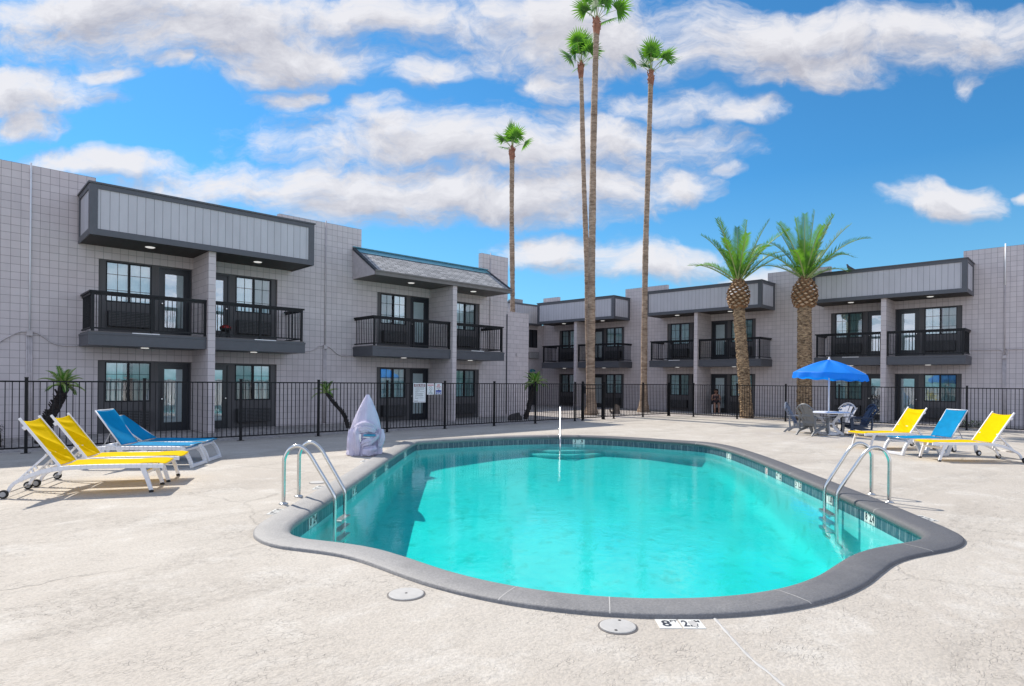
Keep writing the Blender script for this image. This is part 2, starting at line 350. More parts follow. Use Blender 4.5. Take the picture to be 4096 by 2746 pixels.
c = t.mix(t.math('MULTIPLY', t.ramp(n2, .54, .70), .6), c, (.17, .46, .40))
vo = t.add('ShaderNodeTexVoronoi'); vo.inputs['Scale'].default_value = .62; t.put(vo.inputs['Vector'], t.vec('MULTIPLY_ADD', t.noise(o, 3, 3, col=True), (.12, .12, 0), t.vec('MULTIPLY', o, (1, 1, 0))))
c = t.mix(t.math('MULTIPLY', t.ramp(vo.outputs['Distance'], .30, .12), .22), c, (.50, .82, .79))  # pale round patches: sunlight thrown back by the windows, painted into the floor colour
t.put(b.inputs['Base Color'], c); b.inputs['Roughness'].default_value = .7
# water: clear surface with Fresnel sheen over an absorbing body
m, t, b = new_mat('water'); t.n.remove(b); o = t.add('ShaderNodeTexCoord').outputs['Object']
fr = t.add('ShaderNodeFresnel'); fr.inputs[0].default_value = 1.37
bp = t.add('ShaderNodeBump'); bp.inputs['Strength'].default_value = .24; bp.inputs['Distance'].default_value = .02
calm = t.ramp(t.noise(o, .35, 3), .38, .62)
hh = t.math('ADD', t.math('MULTIPLY', t.noise(t.vec('MULTIPLY', o, (1, 1, 1)), 5.5, 4, .55, .7), .6), t.math('MULTIPLY', t.math('MULTIPLY', t.noise(o, 22, 3, .5, .5), .22), calm))
t.put(bp.inputs['Height'], hh); t.put(fr.inputs['Normal'], bp.outputs[0])
gl = t.add('ShaderNodeBsdfGlossy'); gl.inputs['Roughness'].default_value = .02; t.put(gl.inputs['Normal'], bp.outputs[0])
tp = t.add('ShaderNodeBsdfTransparent'); geo = t.add('ShaderNodeNewGeometry')
ms = t.add('ShaderNodeMixShader'); t.put(ms.inputs[0], t.math('MULTIPLY', fr.outputs[0], t.math('SUBTRACT', 1, geo.outputs['Backfacing'])))
t.l.new(tp.outputs[0], ms.inputs[1]); t.l.new(gl.outputs[0], ms.inputs[2]); mo = t.n['Material Output']; t.l.new(ms.outputs[0], mo.inputs[0])
va = t.add('ShaderNodeVolumeAbsorption'); va.inputs[0].default_value = (.02, .945, .935, 1); va.inputs[1].default_value = .62; t.l.new(va.outputs[0], mo.inputs['Volume'])

# ------------------------------------------------------------------ mesh helpers
class MB:
    def __init__(s): s.v = []; s.f = []; s.m = []; s.uv = {}
    def poly(s, pts, mi=0):
        k = len(s.v); s.v += [tuple(p) for p in pts]; s.f.append(tuple(range(k, k + len(pts)))); s.m.append(mi); return s
    def box(s, x0, x1, y0, y1, z0, z1, mi=0, M=None):
        P = [Vector(p) for p in ((x0,y0,z0),(x1,y0,z0),(x1,y1,z0),(x0,y1,z0),(x0,y0,z1),(x1,y0,z1),(x1,y1,z1),(x0,y1,z1))]
        if M is not None: P = [M @ p for p in P]
        k = len(s.v); s.v += [tuple(p) for p in P]
        for q in ((0,3,2,1),(4,5,6,7),(0,1,5,4),(1,2,6,5),(2,3,7,6),(3,0,4,7)): s.f.append(tuple(k + i for i in q)); s.m.append(mi)
        return s
    def prism(s, poly, y0, y1, mi=0, M=None, axis='y'):
        """poly of (a,b) extruded along an axis: y -> (a,.,b), x -> (.,a,b), z -> (a,b,.)"""
        def P(a, b, h):
            p = {'y': (a, h, b), 'x': (h, a, b), 'z': (a, b, h)}[axis]; p = Vector(p); return tuple(M @ p) if M is not None else tuple(p)
        k = len(s.v); n = len(poly)
        s.v += [P(a, b, y0) for a, b in poly] + [P(a, b, y1) for a, b in poly]
        s.f.append(tuple(range(k, k + n))); s.f.append(tuple(range(k + 2 * n - 1, k + n - 1, -1))); s.m += [mi, mi]
        for i in range(n):
            j = (i + 1) % n; s.f.append((k + i, k + n + i, k + n + j, k + j)); s.m.append(mi)
        return s
    def tube(s, pts, r, n=8, mi=0, cap=True, M=None, flat=1.0):
        pts = [Vector(p) for p in pts]; N = len(pts); rs = r if isinstance(r, (list, tuple)) else [r] * N
        k = len(s.v); prev = None
        for i, p in enumerate(pts):
            tg = (pts[min(i + 1, N - 1)] - pts[max(i - 1, 0)]).normalized()
            if prev is None:
                a = Vector((0, 0, 1)) if abs(tg.z) < .9 else Vector((1, 0, 0)); nx = tg.cross(a).normalized()
            else: nx = (prev - tg * prev.dot(tg)).normalized()
            prev = nx; ny = tg.cross(nx)
            for j in range(n):
                a = 2 * pi * j / n; q = p + nx * (rs[i] * cos(a)) + ny * (rs[i] * flat * sin(a))
                s.v.append(tuple(M @ q) if M is not None else tuple(q))
        for i in range(N - 1):
            for j in range(n):
                jj = (j + 1) % n; s.f.append((k + i*n + j, k + i*n + jj, k + (i+1)*n + jj, k + (i+1)*n + j)); s.m.append(mi)
        if cap:
            s.f.append(tuple(k + j for j in range(n - 1, -1, -1))); s.f.append(tuple(k + (N-1)*n + j for j in range(n))); s.m += [mi, mi]
        return s
    def beam(s, p, q, w, h, mi=0, upv=(0, 0, 1)):
        p, q = Vector(p), Vector(q); d = (q - p); L = d.length; d.normalize(); u = Vector(upv)
        sd = d.cross(u).normalized(); u = sd.cross(d)
        Mx = Matrix((d, sd, u)).transposed().to_4x4(); Mx.translation = p
        return s.box(0, L, -w/2, w/2, -h/2, h/2, mi, Mx)
    def lathe(s, prof, n=24, mi=0, c=(0, 0, 0)):
        k = len(s.v); N = len(prof)
        for r, z in prof:
            for j in range(n): a = 2*pi*j/n; s.v.append((c[0] + r*cos(a), c[1] + r*sin(a), c[2] + z))
        for i in range(N - 1):
            for j in range(n):
                jj = (j+1) % n; s.f.append((k+i*n+j, k+i*n+jj, k+(i+1)*n+jj, k+(i+1)*n+j)); s.m.append(mi)
        s.f.append(tuple(k + j for j in range(n-1, -1, -1))); s.f.append(tuple(k+(N-1)*n+j for j in range(n))); s.m += [mi, mi]
        return s
    def grid(s, fn, nu, nv, mi=0, wrap=False):
        k = len(s.v); cols = nu if wrap else nu + 1
        for j in range(nv + 1):
            for i in range(cols): s.v.append(tuple(fn(i / nu, j / nv)))
        for j in range(nv):
            for i in range(nu):
                i2 = (i + 1) % cols; s.f.append((k+j*cols+i, k+j*cols+i2, k+(j+1)*cols+i2, k+(j+1)*cols+i)); s.m.append(mi)
        return s
    def build(s, name, mats, parent=None, smooth=False, label=None, bevel=0, solid=0, sub=0):
        me = bpy.data.meshes.new(name); me.from_pydata(s.v, [], s.f)
        if isinstance(mats, str): mats = [mats]
        for mm in mats: me.materials.append(MATS[mm])
        for p, mi in zip(me.polygons, s.m): p.material_index = mi; p.use_smooth = smooth
        me.update()
        o = bpy.data.objects.new(name, me); COL.objects.link(o)
        if parent is not None: o.parent = parent
        if label: o['label'] = label
        if solid: md = o.modifiers.new('solid', 'SOLIDIFY'); md.thickness = solid; md.offset = 0
        if bevel: md = o.modifiers.new('bevel', 'BEVEL'); md.width = bevel; md.segments = 2; md.limit_method = 'ANGLE'
        if sub: md = o.modifiers.new('sub', 'SUBSURF'); md.levels = sub; md.render_levels = sub
        return o
def tag(o, label, cat, group=None):
    o['label'] = label; o['category'] = cat
    if group: o['group'] = group
    return o
def thing(name, label, cat, loc=(0, 0, 0), rz=0, group=None):
    o = bpy.data.objects.new(name, None); COL.objects.link(o); o.location = loc; o.rotation_euler = (0, 0, rz); o.empty_display_size = .3
    return tag(o, label, cat, group)
def struct(o, kind='structure'): o['kind'] = kind; return o
def dup(o, parent=None):
    c = o.copy(); COL.objects.link(c); c.parent = parent
    for ch in list(o.children): dup(ch, c)
    return c
def text_mesh(name, body, size, mat, parent, M, align='CENTER', bold=.0, squeeze=1.0):
    cu = bpy.data.curves.new('t', 'FONT'); cu.body = body; cu.size = size; cu.align_x = align; cu.align_y = 'CENTER'; cu.offset = bold; cu.extrude = .0004
    cu.resolution_u = 3
    o = bpy.data.objects.new('t', cu); COL.objects.link(o)
    bpy.context.view_layer.update()
    me = bpy.data.meshes.new_from_object(o.evaluated_get(bpy.context.evaluated_depsgraph_get())); bpy.data.objects.remove(o); bpy.data.curves.remove(cu)
    me.transform(M @ Matrix.Scale(squeeze, 4, (1, 0, 0))); me.materials.clear(); me.materials.append(MATS[mat])
    r = bpy.data.objects.new(name, me); COL.objects.link(r); r.parent = parent
    return r
def spline(pts, n, closed=False):
    """Catmull-Rom resampled to n points evenly by arc length"""
    P = [Vector(p) for p in pts]; N = len(P); dense = []
    for i in range(N if closed else N - 1):
        a, b_, c_, d_ = (P[(i-1) % N], P[i], P[(i+1) % N], P[(i+2) % N]) if closed else (P[max(i-1, 0)], P[i], P[i+1], P[min(i+2, N-1)])
        for k in range(16):
            u = k / 16; dense.append(.5 * ((2*b_) + (c_-a)*u + (2*a-5*b_+4*c_-d_)*u*u + (3*b_-a-3*c_+d_)*u**3))
    dense.append(dense[0] if closed else P[-1])
    L = [0]
    for i in range(1, len(dense)): L.append(L[-1] + (dense[i] - dense[i-1]).length)
    out = []; j = 0; m_ = n if closed else n - 1
    for k in range(n):
        tgt = L[-1] * k / m_
        while j < len(L) - 2 and L[j+1] < tgt: j += 1
        out.append(dense[j].lerp(dense[j+1], (tgt - L[j]) / max(1e-9, L[j+1] - L[j])))
    return out

# ================================================================== pool and ground
OUT = [(8.57,13.22),(6.38,10.92),(4.82,9.19),(3.36,7.60),(2.86,7.06),(2.55,6.70),(2.36,6.34),(2.31,6.02),(2.36,5.72),(2.49,5.45),(2.61,5.20),(2.69,4.95),(2.73,4.62),(2.75,4.30),
 (2.78,3.98),(2.86,3.58),(2.99,3.20),(3.16,2.87),(3.38,2.56),(3.66,2.27),(4.02,2.00),(4.42,1.80),(4.85,1.68),(5.35,1.635),(5.80,1.65),(6.18,1.66),(6.50,1.62),(6.82,1.53),
 (7.12,1.44),(7.42,1.40),(7.72,1.44),(8.00,1.58),(8.40,1.89),(9.27,2.60),(10.22,3.43),(11.30,4.38),(12.75,5.68),(13.77,6.68),(14.40,7.40),(14.76,8.00),(14.84,8.55),(14.68,9.30),(14.48,10.25),(14.05,11.32),
 (13.30,12.20),(12.30,12.80),(11.20,13.17),(10.20,13.38),(9.55,13.50),(9.00,13.48)]
NC = 420
ctr = spline([(a, b_, 0) for a, b_ in OUT], NC, closed=True)
def inward(i):
    tg = (ctr[(i+2) % NC] - ctr[(i-2) % NC]).normalized(); return Vector((-tg.y, tg.x, 0))
area = sum(ctr[i].x * ctr[(i+1) % NC].y - ctr[(i+1) % NC].x * ctr[i].y for i in range(NC))
SG = 1 if area > 0 else -1
nrm = [inward(i) * SG for i in range(NC)]
for _ in range(4): nrm = [((nrm[i-1] + nrm[i] * 2 + nrm[(i+1) % NC]) / 4).normalized() for i in range(NC)]
def off(i, d): return ctr[i % NC] + nrm[i % NC] * d
def ring_sheet(name, outer, z, mat):
    bm = bmesh.new(); es = []
    for loop in (outer, [off(i, .02) for i in range(NC)]):
        vs = [bm.verts.new((p[0], p[1], z)) for p in loop]
        es += [bm.edges.new((vs[i], vs[(i+1) % len(vs)])) for i in range(len(vs))]
    bmesh.ops.triangle_fill(bm, use_beauty=True, use_dissolve=False, edges=es)
    for f in bm.faces:
        if f.normal.z < 0: f.normal_flip()
    me = bpy.data.meshes.new(name); bm.to_mesh(me); bm.free(); me.materials.append(MATS[mat])
    o = bpy.data.objects.new(name, me); COL.objects.link(o); return struct(o)
ring_sheet('ground', [(-400,-400),(400,-400),(400,400),(-400,400)], 0.0, 'gravel')
ring_sheet('pool_deck', [(-45,-45),(29.5,-45),(27.35,2.0),(26.75,6.0),(26.1,11.0),(26.05,15.3),(25.5,16.45),(18.7,16.5),(10,16.45),(-45,16.45)], .004, 'deck')
mb = MB()                                                            # coping sweep
prof = [(0, -.03), (0, .026), (.02, .036), (.12, .040), (.27, .038), (.325, .028), (.352, .008), (.362, -.022), (.352, -.050), (.330, -.062), (.28, -.062)]
for i in range(NC):
    for d, z in prof: p = off(i, d); mb.v.append((p.x, p.y, z))
K = len(prof)
for i in range(NC):
    j = (i+1) % NC
    for k in range(K-1): mb.f.append((i*K+k, j*K+k, j*K+k+1, i*K+k+1)); mb.m.append(0)
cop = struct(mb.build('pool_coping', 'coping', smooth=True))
for (jx, jy) in ((4.65, 8.95), (6.3, 10.8), (2.35, 5.9), (2.95, 3.3), (3.36, 2.6), (4.55, 1.78), (6.9, 1.5), (8.9, 2.3), (11.2, 4.3), (13.3, 6.2), (14.8, 8.5), (13.0, 12.4), (10.8, 13.25)):
    i = min(range(NC), key=lambda k: (ctr[k].x - jx)**2 + (ctr[k].y - jy)**2); n_ = nrm[i]; tg = Vector((-n_.y, n_.x, 0)) * .004; jm = MB()
    for (d0, z0), (d1, z1) in zip(prof[1:8], prof[2:9]): a, b_ = off(i, d0), off(i, d1); e = Vector((0, 0, .0012)); jm.poly([a - tg + Vector((0,0,z0)) + e, b_ - tg + Vector((0,0,z1)) + e, b_ + tg + Vector((0,0,z1)) + e, a + tg + Vector((0,0,z0)) + e])
    jm.build('coping_joint', 'lid', cop)
ax = Vector((cos(radians(44)), sin(radians(44)), 0))
def depth(p): u = (p.dot(ax) - 5) / 12; u = max(0, min(1, u)); return -(1.75 - 1.25 * u ** .9)
basin = bpy.data.objects.new('pool_basin', None); COL.objects.link(basin); struct(basin)
mb = MB(); WALL = .325; per = 0; uvs = []
for i in range(NC + 1):
    if i: per += (off(i, WALL) - off(i-1, WALL)).length
    p = off(i, WALL)
    for z in (-.055, -.215): mb.v.append((p.x, p.y, z)); uvs.append((per, z + .215))
for i in range(NC): mb.f.append((2*i, 2*i+1, 2*i+3, 2*i+2)); mb.m.append(0)
to = mb.build('waterline_tile', 'pool_tile', basin); ul = to.data.uv_layers.new(name='UVMap')
for lp in to.data.loops: ul.data[lp.index].uv = uvs[lp.vertex_index]
mb = MB(); cen = Vector((8.4, 7.4, 0)); NR = 14
for k in range(-4, NR + 1):
    for i in range(NC):
        p = off(i, WALL + .001)
        if k < 0: f_ = 0; zz = -.21 + (depth(p) + .16 + .21) * (k + 4) / 3.0 if k < -1 else depth(p) + .16
        else: f_ = (k / NR) ** .9 if k else .012; 
        q = p.lerp(cen, f_ if k >= 0 else 0)
        z = zz if k < 0 else depth(q)
        mb.v.append((q.x, q.y, z))
for k in range(NR + 4):
    for i in range(NC): j = (i+1) % NC; mb.f.append((k*NC+i, k*NC+j, (k+1)*NC+j, (k+1)*NC+i)); mb.m.append(0)
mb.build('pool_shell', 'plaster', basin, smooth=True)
mb = MB(); sc_ = Vector((13.45, 12.25, 0))                            # three curved entry steps at the far end
for r_, z in ((.72, -.255), (1.05, -.335), (1.38, -.415)):
    prf = [(r_ - .02, -1.6), (r_, z - .03), (r_ - .03, z)]; mb.lathe(prf, 48, 0, (sc_.x, sc_.y, 0))
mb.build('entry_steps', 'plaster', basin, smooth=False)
mb = MB(); ZW = -.175
for z in (-3.0, ZW):
    for i in range(NC): p = off(i, WALL + .03 if z == ZW else WALL - .15); mb.v.append((p.x, p.y, z))
for z_i in (0,):
    for i in range(NC): j = (i+1) % NC; mb.f.append((i, j, NC+j, NC+i)); mb.m.append(0)
bm = bmesh.new(); vs = [bm.verts.new(v) for v in mb.v]
for f in mb.f: bm.faces.new([vs[i] for i in f])
def cap(ring, c):
    cv = bm.verts.new(c); 
    for i in range(NC): bm.faces.new((vs[ring + i], vs[ring + (i+1) % NC], cv))
# level water surface: reach just past the tile so that no gap shows
for i in range(NC): p = off(i, WALL - .012); vs[NC + i].co = (p.x, p.y, ZW)
cap(0, (cen.x, cen.y, -3.0)); cap(NC, (cen.x, cen.y, ZW))
bmesh.ops.recalc_face_normals(bm, faces=bm.faces[:])
me = bpy.data.meshes.new('pool_water'); bm.to_mesh(me); bm.free(); me.materials.append(MATS['water'])
o = bpy.data.objects.new('pool_water', me); COL.objects.link(o); struct(o)

def frame_at(P, nrm_, z):                                            # matrix facing along nrm_ (text plane), x to the viewer's right
    n_ = Vector(nrm_).normalized(); x = Vector((0, 0, 1)).cross(n_); Mx = Matrix((x, (0, 0, 1), n_)).transposed().to_4x4(); Mx.translation = (P[0], P[1], z); return Mx
def near_i(p, q): return min(range(NC), key=lambda i: (off(i, WALL).x - p)**2 + (off(i, WALL).y - q)**2)
def tile_marker(p, q, words, w=.30):
    i = near_i(p, q); P = off(i, WALL + .006); Mx = frame_at(P, nrm[i], -.125)
    mk = MB().box(-w/2, w/2, -.074, .074, -.006, .0, 0, Mx).build('depth_marker', 'marker_white', basin)
    Mt = Mx.copy(); Mt.translation = Vector(Mx.translation) + nrm[i] * .0015
    k = len(words); 
    for a, wd in enumerate(words):
        dx = (a - (k-1)/2) * (w / k) * .95
        big = wd[:-2] if wd[-2:] in ('FT',) else wd
        text_mesh('numeral', big, .135, 'marker_ink', mk, Mt @ Matrix.Translation((dx - (.02 if big != wd else 0), 0, 0)), bold=.004, squeeze=.8)
        if big != wd: text_mesh('unit', 'FT', .045, 'marker_ink', mk, Mt @ Matrix.Translation((dx + .055, .045, 0)), bold=.001)
tile_marker(8.80, 2.62, ['8FT', '2.4']); tile_marker(9.80, 3.50, ['6FT', '1.8']); tile_marker(10.75, 4.35, ['5FT', '1.5']); tile_marker(11.45, 5.0, ['4FT', '1.2'])
tile_marker(13.75, 7.2, ['3FT', '.9']); tile_marker(13.3, 11.4, ['3FT', '.9'], .34); tile_marker(3.35, 7.15, ['8FT', '2.4']); tile_marker(4.75, 8.65, ['6FT', '1.8'], .26)
tile_marker(5.75, 9.75, ['5FT', '1.5']); tile_marker(6.5, 10.6, ['4FT', '1.2']); tile_marker(8.0, 12.2, ['3FT', '.9'])
i = near_i(11.95, 5.45); P = off(i, WALL + .006); Mx = frame_at(P, nrm[i], -.125)   # round no-diving tile
mk = MB().box(-.075, .075, -.074, .074, -.006, 0, 0, Mx).build('warning_tile', 'marker_white', basin)
ringm = MB()
for k in range(24):
    a0, a1 = 2*pi*k/24, 2*pi*(k+1)/24
    ringm.poly([Mx @ Vector((cos(a)*r_, sin(a)*r_, .002)) for a, r_ in ((a0, .06), (a1, .06), (a1, .047), (a0, .047))])
ringm.poly([Mx @ Vector(p) for p in ((-.042, .034, .002), (-.034, .042, .002), (.042, -.034, .002), (.034, -.042, .002))]).build('warning_ring', 'sign_red', mk)

def deck_marker(p, q, ang, words, label, size=.15, worn=False):
    t_ = thing('depth_tile', label, 'depth marker', (p, q, .004), ang, 'depth tiles set into the pool deck')
    for k, wd in enumerate(words):
        x0 = (k - len(words)/2) * size * 1.04
        mk = MB().box(x0 + .003, x0 + size - .003, -size/2, size/2, 0, .004).build('tile', 'marker_white', t_)
        Mx = Matrix.Translation((x0 + size*.42, -.002, .0045))
        text_mesh('numeral', wd[0], size * .92, 'marker_ink', mk, Mx, bold=.003, squeeze=.9 if len(wd[0]) == 1 else .62)
        if len(wd) > 1: text_mesh('unit', wd[1], size * .32, 'marker_ink', mk, Matrix.Translation((x0 + size*.80, size*.26, .0045)), bold=.001)
    if worn: MB().poly([(.085+.026*cos(a)*(1+.3*sin(3*a)), -.005+.055*sin(a)*(1+.2*cos(5*a)), .0062) for a in [2*pi*i/18 for i in range(18)]]).build('worn_patch', 'lid', t_)
    return t_
deck_marker(3.60, 2.20, atan2(-.23, .25), [('8', 'FT'), ('2.4', 'M')], 'white depth tiles reading 8 FT at the front edge of the pool', worn=True)
deck_marker(8.62, 2.00, atan2(.75, .66) + pi, [('8', 'FT'), ('2.4', 'M')], 'pale worn depth tiles in the deck before the right hand pool ladder')
deck_marker(11.52, 4.68, atan2(.75, .66) + pi, [('5', 'FT'), ('1.5', 'M')], 'pale worn depth tiles in the deck behind the right hand pool ladder')
deck_marker(4.13, 8.52, atan2(.74, .68), [('6', 'FT'), ('1.8', 'M')], 'pale depth tiles between the left pool ladder and the round lid')
deck_marker(3.00, 7.30, atan2(.74, .68), [('8', 'FT'), ('2.4', 'M')], 'pale depth tiles at the left pool corner in front of the ladder')
deck_marker(6.15, 10.75, atan2(.74, .68), [('4', 'FT'), ('1.2', 'M')], 'pale depth tiles in the deck in front of the covered pool lift')
def skimmer(p, q, r_, label, holes):
    t_ = thing('skimmer_lid', label, 'lid', (p, q, .004), .4, 'round skimmer lids in the deck')
    MB().lathe([(r_ + .012, 0), (r_ + .012, .003), (r_ + .004, .005), (r_ + .004, .002)], 40).build('rim', 'soffit_light', t_)
    MB().lathe([(r_, 0), (r_, .008), (r_ - .006, .011), (r_ * .5, .012), (.001, .012)], 40).build('cover', 'lid', t_)
    for hx, hy in holes: MB().lathe([(.010, .0122), (.010, .0132), (.001, .0132)], 12, 0, (hx, hy, 0)).build('finger_hole', 'rubber', t_)
skimmer(2.565, 3.87, .130, 'round pale lid with one centre hole left of the pool front', [(0, 0)])
skimmer(3.255, 2.45, .118, 'round pale lid with two finger holes beside the 8 FT tiles', [(.085, .01), (-.085, -.01)])
skimmer(4.30, 8.95, .115, 'small round pale lid in the deck behind the left pool ladder', [])
t_ = MB()                                                             # sealed control joint running to the pool front
pts = spline([(3.86,2.10,0),(3.64,1.86,0),(3.45,1.64,0),(3.36,1.50,0),(3.26,1.36,0),(3.1,1.12,0),(2.8,.72,0)], 40)
for i in range(39):
    d = (pts[i+1] - pts[i]).normalized(); n_ = Vector((-d.y, d.x, 0)) * (.011 + .003 * sin(i * 1.7)); n2_ = Vector((-d.y, d.x, 0)) * (.011 + .003 * sin((i+1) * 1.7))
    t_.poly([(*(pts[i] - n_)[:2], .006), (*(pts[i+1] - n2_)[:2], .006), (*(pts[i+1])[:2], .010), (*(pts[i])[:2], .010)]).poly([(*(pts[i])[:2], .010), (*(pts[i+1])[:2], .010), (*(pts[i+1] + n2_)[:2], .006), (*(pts[i] + n_)[:2], .006)])
struct(t_.build('deck_joint', 'joint'))

# ================================================================== motel wings
def wall_face(mb, xs, zs, openings, y, rev, mi=0):
    """front faces of a wall at y between grid lines, leaving the openings, with reveals going in by rev"""
    X = sorted(set(xs + [v for o_ in openings for v in o_[:2]])); Z = sorted(set(zs + [v for o_ in openings for v in o_[2:]]))
    for a, b_ in zip(X, X[1:]):
        for c_, d_ in zip(Z, Z[1:]):
            mx, mz = (a+b_)/2, (c_+d_)/2
            if any(o_[0] < mx < o_[1] and o_[2] < mz < o_[3] for o_ in openings): continue
            mb.poly([(a, y, c_), (b_, y, c_), (b_, y, d_), (a, y, d_)], mi)
    for x0, x1, z0, z1 in openings:
        mb.poly([(x0, y, z0), (x0, y+rev, z0), (x0, y+rev, z1), (x0, y, z1)], mi).poly([(x1, y, z0), (x1, y, z1), (x1, y+rev, z1), (x1, y+rev, z0)], mi)
        mb.poly([(x0, y, z1), (x0, y+rev, z1), (x1, y+rev, z1), (x1, y, z1)], mi).poly([(x0, y, z0), (x1, y, z0), (x1, y+rev, z0), (x0, y+rev, z0)], mi)
FU = 2.853                                                            # upper floor level
def room(root, c, s, f, open_curtain=0.05, shade_drop=1.0):
    """infill panel with door, window and air conditioner; s=+1 right of the fin, -1 left"""
    def X(a, b_): return (c + a, c + b_) if s > 0 else (c - b_, c - a)
    px = X(.10, 2.53); dx = X(.14, 1.00); gx = X(.335, .835); wx = X(1.20, 2.345); ax_ = X(1.235, 2.305)
    zt = f + 2.07
    mb = MB(); wall_face(mb, list(px), [f, zt], [(dx[0], dx[1], f, f + 2.035), (wx[0], wx[1], f + .885, f + 2.03)], .06, .10)
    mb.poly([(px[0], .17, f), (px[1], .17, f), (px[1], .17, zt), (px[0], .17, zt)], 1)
    mb.build('infill_panel', ['infill', 'dark_room'], root)
    # door
    mb = MB(); wall_face(mb, list(dx), [f, f + 2.035], [(gx[0], gx[1], f + .25, f + 1.85)], .095, .04)
    for a, b_ in ((dx[0], dx[0] + .035), (dx[1] - .035, dx[1])): mb.box(a, b_, .055, .094, f, f + 2.035)
    mb.box(dx[0] + .035, dx[1] - .035, .055, .094, f + 1.995, f + 2.035); mb.box(dx[0] - .01, dx[1] + .01, .02, .06, f - .005, f + .03)
    dr_ = mb.build('door', 'door_black', root)
    mb = MB()
    for a, b_ in ((gx[0] - .03, gx[0]), (gx[1], gx[1] + .03)): mb.box(a, b_, .082, .0945, f + .22, f + 1.88)
    for a, b_ in ((f + .22, f + .25), (f + 1.85, f + 1.88)): mb.box(gx[0], gx[1], .082, .0945, a, b_)
    mb.build('lite_frame', 'door_black', dr_)
    MB().poly([(gx[0], .105, f + .25), (gx[1], .105, f + .25), (gx[1], .105, f + 1.85), (gx[0], .105, f + 1.85)]).build('glass', 'door_glass', dr_)
    zb = f + .25 + (1 - shade_drop) * 1.6
    MB().poly([(gx[0] - .02, .125, zb), (gx[1] + .02, .125, zb), (gx[1] + .02, .125, f + 1.86), (gx[0] - .02, .125, f + 1.86)]).build('roller_shade', 'shade', dr_)
    kx = dx[0] + .09 if s > 0 else dx[1] - .09
    if s > 0: kx = dx[1] - .09
    else: kx = dx[0] + .09
    kn = MB().lathe([(.002, 0), (.022, .002), (.022, .010), (.010, .012), (.010, .035), (.028, .042), (.032, .058), (.022, .072), (.002, .074)], 14).build('door_knob', 'chrome', dr_)
    kn.matrix_local = Matrix.Translation((kx, .094, f + .95)) @ Matrix.Rotation(pi/2, 4, 'X')
    # window
    mb = MB(); w0, w1 = wx; z0, z1 = f + .885, f + 2.03; wm = (w0 + w1) / 2
    for a, b_ in ((w0, w0 + .03), (w1 - .03, w1), (wm - .028, wm + .028)): mb.box(a, b_, .045, .13, z0, z1)
    for lo, hi in ((w0 + .03, wm - .028), (wm + .028, w1 - .03)): mb.box(lo, hi, .045, .13, z0, z0 + .035).box(lo, hi, .045, .13, z1 - .03, z1)
    wf = mb.build('window', 'frame_black', root)
    scr = R.choice([0, 1, 1, 2])
    for si, (lo, hi) in enumerate(((w0 + .03, wm - .028), (wm + .028, w1 - .03))):
        MB().poly([(lo, .092, z0 + .035), (hi, .092, z0 + .035), (hi, .092, z1 - .03), (lo, .092, z1 - .03)]).build('pane', 'glass_screen' if si == scr else 'glass', wf)
    mb = MB()
    for lo, hi in ((w0 + .03, wm - .028), (wm + .028, w1 - .03)):
        cx = (lo + hi) / 2; mb.box(cx - .006, cx + .006, .080, .090, z0 + .035, z1 - .03)
        for k in (.30, .69): zz = z0 + (z1 - z0) * k; mb.box(lo, cx - .006, .080, .090, zz - .006, zz + .006).box(cx + .006, hi, .080, .090, zz - .006, zz + .006)
    mb.build('muntin_grid', 'frame_black', wf)
    mb = MB(); ph = R.random() * 6
    for (lo, hi) in ((w0 + .01, wm - open_curtain / 2), (wm + open_curtain / 2, w1 - .01)):
        mb.grid(lambda u, v: (lo + (hi - lo) * u, .148 + .014 * sin(u * 30 + ph + .8 * sin(v * 3)) * (.6 + .4 * v), z0 + (z1 - z0) * v), 60, 4)
    mb.build('curtain', 'curtain', wf, smooth=True)
    # air conditioner
    a0, a1 = ax_; zb, zt2 = f + .185, f + .615
    mb = MB().box(a0, a1, -.10, .058, zb, zt2); ac = mb.build('air_conditioner', 'grille', root)
    mb = MB(); n_ = 8
    for k in range(n_ + 1): zz = zb + .03 + (zt2 - zb - .06) * k / n_; mb.box(a0 + .03, a1 - .03, -.118, -.101, zz - .007, zz + .007)
    for k in range(5): xx = a0 + .03 + (a1 - a0 - .06) * k / 4; mb.box(xx - .006, xx + .006, -.112, -.1012, zb + .02, zt2 - .02)
    mb.build('grille', 'ac_slat', ac)
